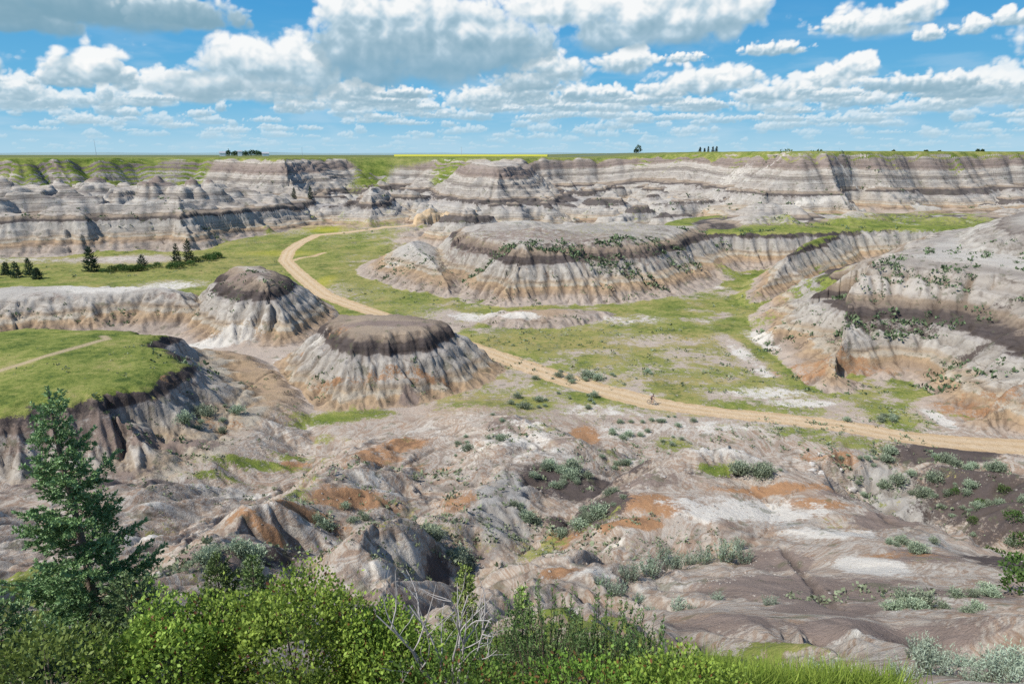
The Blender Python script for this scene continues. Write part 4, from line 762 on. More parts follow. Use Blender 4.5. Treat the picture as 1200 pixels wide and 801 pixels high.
zs = zs + (np.interp(zs, [7.0, 9.4, 9.7, 10.7], [7.0, 7.5, 8.7, 10.7]) - zs) * sstep(215, 260, gy) * (zs > 7) * (zs < 10.7)
zs = zs + sstep(220, 300, gy) * (3.0 * perlin(gx / 120, gy / 90, 601) + 1.0 * perlin(gx / 35, gy / 35, 602))
vcol(ground, 'm1', [zs, gM['grass'], gA['path'], gM['white']])
vcol(ground, 'm2', [gM['rust'], gM['dark'], gA['gul'], gA['fg']])
vcol(ground, 'm3', [gM['dry'], gM['canola'], gM['brown'], gM['grey']])
vcol(ground, 'm4', [gM['lush'], gA['track'], nz.ravel(), sstep(520, 700, gy) * sstep(33, 35, gH)])
print('ground', len(gx), time.time() - T0)

# --- light -----------------------------------------------------------------------
sun_dir = (-.62, -.30, .80)
from mathutils import Vector
el = math.asin(sun_dir[2] / Vector(sun_dir).length); rot = math.atan2(sun_dir[0], sun_dir[1])
w = NG('World', world=True); scene.world = w.m
sky = w.n('ShaderNodeTexSky', sky_type='NISHITA', sun_disc=False, sun_elevation=el, sun_rotation=rot, altitude=800, air_density=1.0, dust_density=.3, ozone_density=3.0)
hs = w.n('ShaderNodeHueSaturation'); hs.inputs['Saturation'].default_value = 1.05; w.L.new(sky.outputs[0], hs.inputs['Color'])
bg = w.n('ShaderNodeBackground'); w.L.new(hs.outputs[0], bg.inputs[0]); bg.inputs[1].default_value = .20
wo = w.n('ShaderNodeOutputWorld'); w.L.new(bg.outputs[0], wo.inputs[0])
sl = bpy.data.lights.new('sun', 'SUN'); sl.energy = 5.6; sl.angle = R(.53); sl.color = (1, .96, .90)
so = bpy.data.objects.new('sun', sl); col.objects.link(so)
so.rotation_euler = Vector(sun_dir).to_track_quat('Z', 'Y').to_euler()

# the sky: a far dome of cumulus; the sun and the open sky above light the land
def sky_dome():
    az = np.concatenate([np.arange(-180, -58, 2.0), np.linspace(-58, 58, 1500), np.arange(60, 180.1, 2.0)]); ell = np.concatenate([np.linspace(-.6, 12.5, 200), np.linspace(12.7, 16, 10)])
    E, Z = np.meshgrid(ell, az, indexing='ij')
    a = Z.ravel(); e = E.ravel(); D = 80000.0
    c = sky_colours(a, np.maximum(e, 0))
    V = np.stack([D * np.sin(np.radians(a)), D * np.cos(np.radians(a)), CAM_Z + D * np.tan(np.radians(e))], -1)
    nt = len(az); i = np.arange(len(ell) - 1)[:, None] * nt; j = np.arange(nt - 1)[None]
    F = np.stack([i + j, i + j + 1, i + nt + j + 1, i + nt + j], -1).reshape(-1, 4)
    g = NG('sky_air')
    at = g.n('ShaderNodeAttribute', attribute_name='air')
    em = g.n('ShaderNodeEmission'); g.L.new(at.outputs['Color'], em.inputs[0]); tr = g.n('ShaderNodeBsdfTransparent')
    mx = g.n('ShaderNodeMixShader'); g.L.new(at.outputs['Alpha'], mx.inputs[0]); g.L.new(tr.outputs[0], mx.inputs[1]); g.L.new(em.outputs[0], mx.inputs[2])
    o = g.n('ShaderNodeOutputMaterial'); g.L.new(mx.outputs[0], o.inputs[0])
    g.m.cycles.emission_sampling = 'NONE'
    ob = mesh_np('sky', V, F, g.m); ob['kind'] = 'structure'
    vcol(ob, 'air', [c[:, 0], c[:, 1], c[:, 2], sstep(16, 12.6, e)])
sky_dome()
# --- camera: 24 mm on full frame, tilted down into the canyon ----------------------
cd = bpy.data.cameras.new('camera'); cam = bpy.data.objects.new('camera', cd); col.objects.link(cam)
cd.lens = 24; cd.sensor_width = 36; cd.clip_start = .1; cd.clip_end = 200000
cam.location = (0, 0, CAM_Z); cam.rotation_euler = (R(90 - 15.31), 0, 0)
scene.camera = cam
scene.view_settings.view_transform = 'Standard'; scene.view_settings.look = 'None'; scene.view_settings.exposure = 0
scene.cycles.max_bounces = 5; scene.cycles.diffuse_bounces = 2; scene.cycles.transparent_max_bounces = 12
scene.cycles.use_denoising = False
scene.cycles.use_adaptive_sampling = True

# --- plants on the slope below the viewpoint ------------------------------------------
def on(p, dz=0): return (p[0], p[1], ground_z(p[0], p[1]) + dz)
def w2(p, z):
    return (p[0], p[1], z)
SP = (-6.13, 8.60); o = spruce('tall blue-green spruce with open ragged branches at the left edge of the slope', on(SP, -.2), 4.6, 1.02, 5, fine=1.0, whorls=22, lean=(-.06, .05), gap=.08, rag=.5, low=.03)
SP2 = (-4.96, 7.60); spruce('low bushy young spruce pressed against the tall spruce on its right', on(SP2, -.1), 1.75, 1.05, 9, fine=1.0, whorls=9, rag=.3, low=.02)
spruce('small spruce at the lower left corner, in front of the tall spruce', on((-5.87, 6.60), -.1), 1.35, .8, 31, fine=1.0, whorls=8, rag=.3, low=.02)
YG = dict(c1=(.06, .105, .035), c2=(.19, .27, .09))
spruce('mid green young spruce with two leaders behind the big leafy bush', on((-7.38, 15.00), -.1), 2.7, .95, 12, fine=.8, whorls=12, rag=.5, **YG)
spruce('thin feathery young spruce just behind the bright leafy bush, right of its taller neighbour', on((-6.35, 14.60), -.1), 2.6, .75, 14, fine=.8, whorls=12, rag=.5, **YG)
spruce('bright green spruce sapling with a slim pointed tip above the dead twigs', on((-0.85, 10.50), -.1), 2.45, .55, 15, fine=1.0, whorls=10, rag=.4, c1=(.11, .17, .035), c2=(.32, .42, .11))
spruce('narrow yellow-green spruce sapling between the dead twigs and the round dark shrub', on((0.19, 11.00), -.1), 2.0, .42, 16, fine=1.0, whorls=10, rag=.35, c1=(.12, .18, .035), c2=(.33, .42, .12))
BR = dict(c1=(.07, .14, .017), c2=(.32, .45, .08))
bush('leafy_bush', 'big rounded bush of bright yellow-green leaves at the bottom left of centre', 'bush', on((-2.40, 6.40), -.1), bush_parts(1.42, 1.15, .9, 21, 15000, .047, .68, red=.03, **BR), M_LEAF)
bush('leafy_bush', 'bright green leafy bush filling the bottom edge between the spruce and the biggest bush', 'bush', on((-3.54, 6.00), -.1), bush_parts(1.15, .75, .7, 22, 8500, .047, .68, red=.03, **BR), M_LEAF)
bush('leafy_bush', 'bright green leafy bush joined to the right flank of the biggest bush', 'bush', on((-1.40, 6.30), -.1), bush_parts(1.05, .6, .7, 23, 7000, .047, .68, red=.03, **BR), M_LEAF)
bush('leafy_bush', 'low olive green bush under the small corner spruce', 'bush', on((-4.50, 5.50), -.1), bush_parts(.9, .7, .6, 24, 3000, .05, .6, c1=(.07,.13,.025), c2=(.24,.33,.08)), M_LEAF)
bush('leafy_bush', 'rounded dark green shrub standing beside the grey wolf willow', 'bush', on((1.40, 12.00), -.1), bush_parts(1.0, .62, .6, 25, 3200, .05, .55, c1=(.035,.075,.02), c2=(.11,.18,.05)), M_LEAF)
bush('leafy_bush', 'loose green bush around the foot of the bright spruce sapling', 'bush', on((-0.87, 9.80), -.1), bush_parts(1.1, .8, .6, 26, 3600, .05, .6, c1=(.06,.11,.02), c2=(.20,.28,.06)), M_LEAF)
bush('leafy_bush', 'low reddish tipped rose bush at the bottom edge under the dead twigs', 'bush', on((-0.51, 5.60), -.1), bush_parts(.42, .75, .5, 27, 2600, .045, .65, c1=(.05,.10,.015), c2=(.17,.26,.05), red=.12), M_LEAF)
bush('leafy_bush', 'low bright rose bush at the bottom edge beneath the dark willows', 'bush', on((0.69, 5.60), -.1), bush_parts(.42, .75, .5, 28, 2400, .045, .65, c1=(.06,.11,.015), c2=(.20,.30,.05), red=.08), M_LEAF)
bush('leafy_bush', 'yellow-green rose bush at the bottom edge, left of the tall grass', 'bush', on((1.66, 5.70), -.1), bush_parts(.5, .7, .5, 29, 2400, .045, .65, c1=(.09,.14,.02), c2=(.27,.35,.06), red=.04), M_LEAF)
WL = dict(c1=(.05, .095, .035), c2=(.17, .25, .085))
for i, (p, h, lab) in enumerate([
    ((0.48, 8.00), 1.55, 'dark upright willow shrub in the middle of the thicket at the bottom'),
    ((-0.13, 8.60), 1.35, 'dark green willow shrub between the dead twigs and the tallest willow'),
    ((1.26, 8.00), 1.35, 'dark green willow shrub at the right end of the thicket, next to the grass'),
    ((-1.36, 9.20), .95, 'short willow shrub behind the dead twigs, above the big bush'),
    ((0.93, 10.50), 1.1, 'slim willow shrub just below the round dark shrub'),
    ((1.86, 8.00), .95, 'low bushy willow shrub standing at the edge of the tall grass'),
    ((-3.14, 12.00), .8, 'low willow shrub peeping over the top of the biggest bush')]):
    bush('willow_shrub', lab, 'shrub', on(p, -.1), upright_parts(h * 1.22, .66, 40 + i, 3200, .06, .018, stems=50, spread=.28, **WL), M_LEAF)
# dead twigs
rs = np.random.RandomState(3); tw = Tubes(5)
def twig(p, d, L, r, lv):
    n = 7; pts = [p]; dd = d
    for k in range(n - 1):
        dd = unit((dd + rs.randn(3) * .13 + np.array([0, 0, .03]))[None])[0]; pts.append(pts[-1] + dd * L / n)
    tw.add(np.array(pts), np.linspace(r, r * .35, n))
    if lv:
        for q in range(rs.randint(2, 4)):
            i = rs.randint(2, n - 1); twig(pts[i], unit((dd + rs.randn(3) * .5)[None])[0], L * rs.uniform(.35, .6), r * .5, lv - 1)
for d in ((-.75, .1, .8), (-.35, -.1, 1), (.1, .1, 1), (.3, -.1, 1), (-.55, .2, .9), (.12, .3, 1.1), (-.1, -.2, .7)):
    twig(np.array([0, 0, -.1]), unit(np.array([d], float))[0], rs.uniform(1.3, 1.85), .019, 2)
o = tw.mesh('dead_shrub', M_DEADWOOD); tag(o, 'dead shrub of bare bleached grey twigs rising from the green thicket', 'dead shrub'); o.location = on((-0.61, 6.10), .0)
# sage and wolf willow close to the viewer
SG = dict(c1=(.19, .24, .17), c2=(.42, .50, .40))
SAGE_NEAR = upright_parts(.62, .5, 60, 1500, .07, .016, stems=70, spread=.45, **SG)
WOLF = upright_parts(1.0, .6, 61, 1800, .075, .022, stems=46, spread=.35, c1=(.16, .22, .15), c2=(.40, .48, .37))
protoA = bush('wolf_willow', 'silvery wolf willow', 'shrub', (0, 0, 0), WOLF, M_SAGE)
protoB = bush('sagebrush', 'pale sagebrush', 'shrub', (0, 0, 0), SAGE_NEAR, M_SAGE)
usedA = usedB = False
def place(proto, p, rz, label, group, sc, first):
    z = ground_z(p[0], p[1]) - .05
    if first:
        proto.location = (p[0], p[1], z); proto.rotation_euler = (0, 0, rz); proto.scale = (sc,) * 3; proto['label'] = label
        if group: proto['group'] = group
        return proto
    return dup(proto, (p[0], p[1], z), rz, label, group, sc)
rs = np.random.RandomState(8)
for i, (p, s, lab) in enumerate([
    ((7.10, 36.00), 1.0, 'silvery wolf willow bush beside the round dark shrub'), ((8.60, 37.20), 1.15, 'tallest silvery wolf willow bush of the clump above the grass'),
    ((10.60, 39.15), 1.0, 'silvery wolf willow bush at the right end of the clump above the grass'), ((14.00, 39.45), 1.2, 'wide silvery wolf willow bush alone at the foot of the grey clay slope'),
    ((14.99, 38.85), .9, 'small silvery wolf willow touching the wide one at the foot of the grey clay slope'), ((12.67, 39.45), .9, 'silvery wolf willow just left of the wide one under the grey clay slope'),
    ((5.51, 30.90), .8, 'low silvery wolf willow bush just above the round dark shrub'),
    ((4.99, 32.85), .7, 'smallest silvery wolf willow, at the left end of the clump by the round dark shrub'), ((10.31, 41.25), .8, 'silvery wolf willow bush at the upper edge of the clump above the grass'),
    ((12.00, 40.65), .8, 'silvery wolf willow bush midway between the clump and the wide lone one'), ((15.50, 41.40), .7, 'small silvery wolf willow tucked behind the wide one under the clay slope')]):
    place(protoA, p, rs.rand() * 6, lab, None, s * 1.45, i == 0)
for i, (p, s, lab) in enumerate([
    ((11.34, 25.95), .95, 'single pale sagebrush standing on the bare grey clay slope'), ((6.71, 31.50), 1.0, 'pale sagebrush in front of the wolf willow clump'),
    ((8.10, 28.80), 1.2, 'wide pale sagebrush on white gravel above the tall grass'), ((9.81, 28.35), .9, 'pale sagebrush between the grey clay slope and the white gravel'),
    ((6.59, 27.60), .8, 'low pale sagebrush at the left end of the white gravel'), ((8.33, 27.15), .7, 'small pale sagebrush at the edge of the white gravel')]):
    place(protoB, p, rs.rand() * 6, lab, None, s, i == 0)
GROUP = 'sagebrush at the lower right corner'
for k in range(22):
    a, b, t = (5.54, 9.00), (10.36, 11.00), rs.rand()
    p = (a[0] + (b[0] - a[0]) * t + rs.randn() * .3, a[1] + (b[1] - a[1]) * t + rs.uniform(-2.0, 2.2))
    place(protoB, p, rs.rand() * 6, 'pale sagebrush in the dense patch filling the lower right corner', GROUP, rs.uniform(.6, 1.1), False)
# grass of the near slope
def grass(name, label, spots, n, h, c1, c2, seed):
    rs = np.random.RandomState(seed); lv = Leaves(); B = []
    for (cx, cy), rx, ry, w in spots:
        m = int(n * w); a = rs.rand(m) * 6.283; r = np.sqrt(rs.rand(m)) * (1 + .25 * rs.randn(m) * (rs.rand(m) < .3)); xs = cx + rx * r * np.cos(a); ys = cy + ry * r * np.sin(a)
        keep = fbm(xs * 1.1, ys * 1.1, seed, 3) > -.28
        B += [(x, y, ground_z(x, y) - .03) for x, y in zip(xs[keep], ys[keep])]
    B = np.array(B); m = len(B); d = unit(rs.randn(m, 3) * np.array([.33, .33, .1]) + np.array([0, 0, 1])); hh = h * rs.uniform(.45, 1.15, m)
    k = np.clip(rs.rand(m, 1) * .7 + .5 * fbm(B[:, 0] * .8, B[:, 1] * .8, seed + 1, 3)[:, None], 0, 1)
    bend = np.append(rs.randn(m, 2) * .2, -.06 * np.ones((m, 1)), 1) * hh[:, None]
    lv.add(B, d, unit(np.cross(d, rs.randn(m, 3))), hh, rs.uniform(.008, .016, m) * (h / .4) ** .5, np.array(c1) + (np.array(c2) - np.array(c1)) * k, .35, bend)
    o = lv.mesh(name, M_GRASS); o['kind'] = 'stuff'; o['label'] = label; return o
grass('tall_grass', 'tall bright yellow-green grass on the slope at the bottom right of centre', [((2.89, 7.60), 1.6, 1.2, .5), ((4.06, 7.40), .9, .8, .25), ((2.40, 9.50), 1.0, 1.6, .25)], 15000, .50, (.12, .19, .025), (.38, .44, .09), 71)
grass('slope_grass', 'short green grass on the slope behind the left spruces', [((-18.43, 22.00), 5.5, 6, .45), ((-10.37, 13.00), 3, 4, .3), ((-5.92, 15.00), 5, 3, .2), ((1.65, 12.50), 3.4, 2.6, .35)], 20000, .32, (.09, .14, .02), (.24, .29, .06), 72)
grass('slope_grass', 'mixed weeds and grass between the shrubs along the bottom of the slope', [((0.00, 10.00), 3.2, 2.2, .35), ((2.26, 11.00), 2.6, 2.2, .35), ((-2.01, 9.00), 2.2, 2.0, .3), ((2.10, 12.00), 3.0, 2.4, .35)], 15000, .38, (.07, .12, .02), (.24, .30, .07), 73)

# --- trees of the valley and the rim ---------------------------------------------------
MID = dict(fine=.22, limbs=False, c1=(.020, .045, .022), c2=(.055, .095, .050))
spruce('lone dark spruce on the valley grass, the leftmost full-sized one', on((-141.08, 227.50), -.2), 8.6, 3.0, 81, whorls=15, rag=.25, **MID)
spruce('tallest dark spruce of the pair by the green thicket', on((-117.49, 247.50), -.2), 8.8, 2.3, 82, whorls=15, rag=.3, **MID)
spruce('slightly shorter dark spruce of the pair by the green thicket', on((-119.70, 243.00), -.2), 7.2, 2.1, 83, whorls=14, rag=.3, **MID)
spruce('small bluish spruce between the lone spruce and the pair', on((-129.63, 238.00), -.2), 4.2, 2.2, 84, whorls=10, rag=.3, fine=.3, limbs=False, c1=(.04,.075,.05), c2=(.09,.15,.10))
for i, (p, h) in enumerate([((-165.50, 221.50), 4.2), ((-158.64, 216.50), 5.2), ((-157.59, 221.00), 5.6), ((-150.42, 214.00), 3.6), ((-165.74, 215.00), 5)]):
    spruce('small dark spruce in the row on the hillside at the left edge', on(p, -.2), h, 2.0, 90 + i, 'dark spruces at the left edge', whorls=12, rag=.35, **MID)
spruce('small spruce on the dark ledge of the far wall, left of its twin', on((-116.27, 372.00), -.3), 6.0, 1.5, 96, whorls=10, fine=.16, limbs=False, c1=(.02,.045,.022), c2=(.05,.09,.05))
spruce('small spruce on the dark ledge of the far wall, right of its twin', on((-109.45, 378.50), -.3), 6.8, 1.7, 97, whorls=10, fine=.16, limbs=False, c1=(.02,.045,.022), c2=(.05,.09,.05))
THK = bush_parts(2.0, 1.8, 1.5, 98, 420, .34, .7, c1=(.03,.065,.015), c2=(.10,.16,.04), stems=4)
rs = np.random.RandomState(12); tproto = None
for k in range(30):
    u = rs.rand(); a, b, c = (-136.77, 226.00), (-117.82, 234.00), (-111.38, 257.50)
    p = (a[0] + (b[0] - a[0]) * u * 2, a[1] + (b[1] - a[1]) * u * 2) if u < .5 else (b[0] + (c[0] - b[0]) * (u * 2 - 1), b[1] + (c[1] - b[1]) * (u * 2 - 1))
    p = (p[0] + rs.randn() * 1.5, p[1] + rs.randn() * 2.2); L = 'dark green shrub in the thicket along the valley spruces'; G = 'thicket along the valley spruces'
    if tproto is None: tproto = bush('thicket_shrub', L, 'shrub', on(p, -.2), THK, M_LEAF, G)
    else: dup(tproto, on(p, -.2), rs.rand() * 6, L, G, rs.uniform(.5, 1.2))
def far_tree(x, y, h, w, seed, label, group=None, conifer=False, dz=-.3):
    if conifer: return spruce(label, (x, y, ground_z(x, y) + dz), h, w, seed, group, whorls=7, fine=.09, limbs=False, c1=(.02,.04,.025), c2=(.05,.08,.05))
    r = thing('farm_tree', label, 'tree', (x, y, ground_z(x, y) + dz), 0, group); tb = Tubes(5); tb.add([(0, 0, -.3), (0, 0, h * .25), (.1, 0, h * .6)], [.3, .25, .1]); put(tb.mesh('trunk', M_BARK), r)
    _, lv = bush_parts(h, w, w, seed, 160, 1.5, .8, c1=(.025,.05,.02), c2=(.07,.11,.04), stems=1); put(lv.mesh('crown', M_LEAF), r); return r
rs = np.random.RandomState(17)
for k in range(15):
    u = 286 + k * 2.9 + rs.uniform(-1, 1); Y = 1150 + rs.uniform(-30, 60)
    far_tree((u - 600) / 800 * Y * 1.035, Y, rs.uniform(6, 9.5), rs.uniform(2.5, 4.2), 200 + k, 'dark leafy tree in the farm shelter belt on the horizon', 'farm shelter belt trees')
for (u, Y, h, w, lab) in [(738, 900, 9, 3.4, 'lone dark tree on the rim right of centre'), (735, 905, 5, 2.2, 'short tree touching the lone dark tree on the rim')]:
    far_tree((u - 600) / 800 * Y * 1.035, Y, h, w, int(u), lab)
for k, u in enumerate((805, 810, 814, 819, 823)):
    far_tree((u - 600) / 800 * 640 * 1.035, 640, rs.uniform(3.2, 5.4), rs.uniform(.9, 1.6), 230 + k, 'small dark conifer of the cluster on the rim above the white cliff', 'rim conifers above the white cliff', True)
for k, u in enumerate((1016, 1052, 1066, 1108, 1113)):
    far_tree((u - 600) / 800 * 900 * 1.035, 900, rs.uniform(2.5, 4.8), rs.uniform(1.4, 2.4), 240 + k, 'small distant tree standing on the plain behind the right rim', 'distant trees behind the right rim')
# farm buildings, field, masts, far hills
M_WALL = plain_mat('white_siding', (.70, .70, .68), (.80, .80, .78), 1, .7, .05); M_ROOF = plain_mat('grey_roof', (.30, .30, .31), (.42, .42, .42), 1, .6, .05)
def house(x, y, w, d, h, label):
    r = thing('farm_building', label, 'building', (x, y, ground_z(x, y) - .2), .3)
    V = np.array([(-w/2,-d/2,0),(w/2,-d/2,0),(w/2,d/2,0),(-w/2,d/2,0),(-w/2,-d/2,h),(w/2,-d/2,h),(w/2,d/2,h),(-w/2,d/2,h)], float)
    put(mesh_np('wall', V, np.array([(0,1,5,4),(1,2,6,5),(2,3,7,6),(3,0,4,7)]), M_WALL, False), r)
    e = .4; rh = d * .35; V = np.array([(-w/2-e,-d/2-e,h+.01),(w/2+e,-d/2-e,h+.01),(w/2+e,0,h+rh),(-w/2-e,0,h+rh),(-w/2-e,d/2+e,h+.01),(w/2+e,d/2+e,h+.01)], float)
    put(mesh_np('roof', V, np.array([(0,1,2,3),(3,2,5,4),(0,3,4,0),(1,5,2,1)]), M_ROOF, False), r); return r
for u, Y, w, d, h, lab in [(284, 1120, 9, 7, 5, 'white farm house at the left end of the shelter belt on the horizon'), (303, 1110, 6, 6, 7, 'tall narrow white farm building amid the shelter belt trees'), (331, 1115, 10, 7, 4, 'low white farm shed at the right end of the shelter belt'), (918, 2200, 14, 9, 6, 'tiny pale building far off on the plain, right of centre')][:3]:
    house((u - 600) / 800 * Y * 1.035, Y, w, d, h, lab)
M_STEEL = plain_mat('galvanised_steel', (.30, .31, .32), (.42, .43, .44), 2, .5, .05)
for u, Y, h, lab in [(146, 900, 21, 'thin grey mast on the horizon at the far left'), (371, 1000, 12, 'thin grey pole on the horizon right of the farm'), (545, 1000, 13, 'thin grey pole on the horizon near the middle')]:
    x = (u - 600) / 800 * Y * 1.035; t = Tubes(6); t.add([(0, 0, -1), (0, 0, h * .5), (0, 0, h)], [.22, .17, .10]); t.add([(-1.1, 0, h * .93), (0, 0, h * .935), (1.1, 0, h * .93)], [.08, .08, .08])
    m = t.mesh('utility_pole', M_STEEL); m.location = (x, Y, ground_z(x, Y)); tag(m, lab, 'pole')
n = 24; xs = np.linspace(-150, 45, n); ys = np.linspace(760, 1750, n); X, Y = np.meshgrid(xs, ys); X = X * (Y / 900)
Zf = 36.3 + 2.6 * sstep(760, 1650, Y) + .15 * perlin(X / 40, Y / 60, 9); i = np.arange(n - 1)[:, None] * n; j = np.arange(n - 1)[None]
g = NG('canola_bloom'); pos = g.n('ShaderNodeNewGeometry').outputs['Position']; g.bsdf(g.mix(g.noise(pos, .05, 4, .6), (.50, .44, .015), (.36, .38, .04)), .9)
o = mesh_np('canola_field', np.stack([X.ravel(), Y.ravel(), Zf.ravel()], -1), np.stack([i + j, i + j + 1, i + n + j + 1, i + n + j], -1).reshape(-1, 4), g.m); o['kind'] = 'structure'
a = np.radians(np.linspace(-60, 60, 240)); top = 36 + 34 * np.clip(.5 + fbm(np.degrees(a) / 9, a * 0, 5, 4), 0, 1.2) * (1 - .55 * sstep(0, .5, a)); Dh = 15000
V = np.concatenate([np.stack([Dh * np.tan(a * .98), a * 0 + Dh, a * 0 + 20], -1), np.stack([Dh * np.tan(a * .98), a * 0 + Dh + 900, top + 30], -1), np.stack([Dh * np.tan(a * .98), a * 0 + Dh + 4000, a * 0 + 20], -1)])
i = np.arange(239); F = np.concatenate([np.stack([i + k, i + 1 + k, i + 240 + 1 + k, i + 240 + k], -1) for k in (0, 240)])
g = NG('far_prairie'); pos = g.n('ShaderNodeNewGeometry').outputs['Position']; g.bsdf(g.mix(g.noise(pos, .0006, 4, .6), (.15, .24, .25), (.27, .35, .33)), .95)  # blue-green of the distance haze is put into the hill colour
o = mesh_np('distant_hills', V, F, g.m); o['kind'] = 'structure'

L = 'dark green leafy shrub in the dark ravine at the right edge'; G = 'leafy shrubs of the dark ravine'
for (p, sc_) in [((52.49, 63.90), .55), ((51.97, 61.95), .6), ((53.52, 70.35), .4), ((55.82, 70.20), .42), ((31.47, 39.45), .45), ((25.72, 30.45), .5), ((52.51, 73.35), .35), ((54.81, 80.55), .35), ((50.81, 67.35), .38), ((22.06, 25.65), .5)]:
    dup(tproto, on(p, -.15), p[0], L, G, sc_)
# --- sagebrush of the broken ground and the valley --------------------------------------
SV = []
for k in range(4):
    r = thing('sagebrush', 'sagebrush', 'shrub', (0, 0, 0)); _, lv = bush_parts(.75, .62, .58, 300 + k, 1100, .11, .42, c1=(.14,.18,.115), c2=(.38,.44,.32), stems=1, up=.8, hollow=.05, lump=.5)
    iv = unit(rs.randn(7, 3) * np.array([.5, .5, .2]) + np.array([0, 0, .6])); lv.add(np.zeros((7, 3)), iv, unit(np.cross(iv, rs.randn(7, 3))), .62, .2, np.array([.10, .125, .08]))
    q = np.concatenate(lv.V); cc = np.concatenate(lv.C).reshape(-1, 4, 3); ctr = q.mean(1)      # keep the leaves that hang together as one bush
    D2 = ((ctr[:, None] - ctr[None]) ** 2).sum(-1) < .11 ** 2; on_ = np.zeros(len(q), bool); on_[-7:] = True; on_ |= (ctr ** 2).sum(1) < .3 ** 2
    for _ in range(30): on_ = on_ | (D2 & on_[None]).any(1)
    lv.V = [q[on_]]; lv.C = [cc[on_].reshape(-1, 3)[None].reshape(-1, 4, 3)]
    SV.append([lv.mesh('sagebrush', M_SAGE), False]); bpy.data.objects.remove(r)
def sage(p, s, label, group):
    v = SV[rs.randint(4)]; o = v[0]
    if v[1]: o = o.copy(); col.objects.link(o)
    v[1] = True; o.location = (p[0], p[1], ground_z(*p) - .08 * s); o.rotation_euler = (0, 0, rs.rand() * 6.28); o.scale = (s * rs.uniform(.85, 1.2), s * rs.uniform(.85, 1.2), s * rs.uniform(.8, 1.15))
    tag(o, label, 'shrub', group)
rs = np.random.RandomState(44)
CL = [
 ([(4.9, 65.5, 3.29, 0.99, 2.85)], 22, .95, 'sagebrush bush crowning the black shale knob in the centre of the broken ground'),
 ([(6.6, 52.3, 3.75, -1.13, 2.25)], 12, .75, 'sagebrush bush along the foot of the black shale slope'),
 ([(13.9, 72.7, 4.04, -1.21, 1.81)], 9, .75, 'sagebrush bush on the ridge right of the black shale knob'),
 ([(1.1, 55.0, 1.26, 0.38, 2.62)], 7, .7, 'sagebrush bush in the gully left of the black shale slope'),
 ([(52.7, 78.9, 6.56, -1.88, 6.22)], 34, .85, 'sagebrush bush on the dark bank below the path at the right'),
 ([(51.3, 64.8, 4.70, -1.41, 12.99)], 34, .8, 'sagebrush bush in the dark gully at the right edge'),
 ([(24.6, 36.7, 1.95, 0.38, 1.86)], 7, .55, 'sagebrush bush in the line along the gully bed at the right'), ([(19.7, 25.3, 1.40, -0.42, 1.22)], 7, .5, 'sagebrush bush in the line along the lower gully bed at the right'),
 ([(41.9, 79.3, 4.44, 1.33, 5.16)], 14, .7, 'sagebrush bush among the pale blocks right of the white clay'),
 ([(20.4, 55.3, 4.62, 0.30, 0.82)], 8, .7, 'sagebrush bush in the dark row behind the white clay hump'),
 ([(22.0, 90.7, 8.61, 0.00, 5.70)], 22, .6, 'sagebrush bush on the pale gravel below the cyclist'),
 ([(6.8, 102.1, 8.17, 0.67, 4.88)], 16, .75, 'sagebrush bush on the grassy ground left of the path'),
 ([(-4.5, 82.6, 3.37, -1.01, 11.18)], 12, .6, 'sagebrush bush on the pale ridge in front of the butte'),
 ([(-16.9, 36.0, 2.36, 0.71, 1.20)], 18, .7, 'sagebrush bush on the brown knoll behind the leafy bushes'),
 ([(-11.3, 50.4, 4.36, 1.20, 4.92)], 16, .6, 'sagebrush bush on the rusty slope left of centre'), ([(-5.2, 46.0, 2.04, 0.61, 2.55)], 12, .65, 'sagebrush bush around the dark hollow left of centre'),
 ([(-41.6, 86.2, 3.49, 1.05, 5.55)], 9, .9, 'sagebrush bush below the grassy mesa on the left'),
 ([(15.2, 115.9, 12.20, -0.15, 4.73)], 14, 1.0, 'sagebrush bush on the valley grass along the upper side of the path'), ([(53.4, 94.9, 6.39, -0.23, 1.42)], 9, .9, 'sagebrush bush at the foot of the right hill beside the path'),
 ([(16.2, 22.3, 1.74, -0.52, 1.36)], 8, .42, 'sagebrush bush on the slope above the lower right corner'),
]
for (e,), n, s, lab in CL:
    cx, cy, ax, ay, by = e
    for k in range(n):
        a = rs.rand() * 6.283; r = math.sqrt(rs.rand()); u, v = r * math.cos(a), r * math.sin(a)
        sage((cx + u * ax, cy + u * ay + v * by), s * 1.08 * float(np.clip(np.exp(rs.randn() * .42), .4, 2.0)), lab, lab.replace('sagebrush bush', 'sagebrush'))
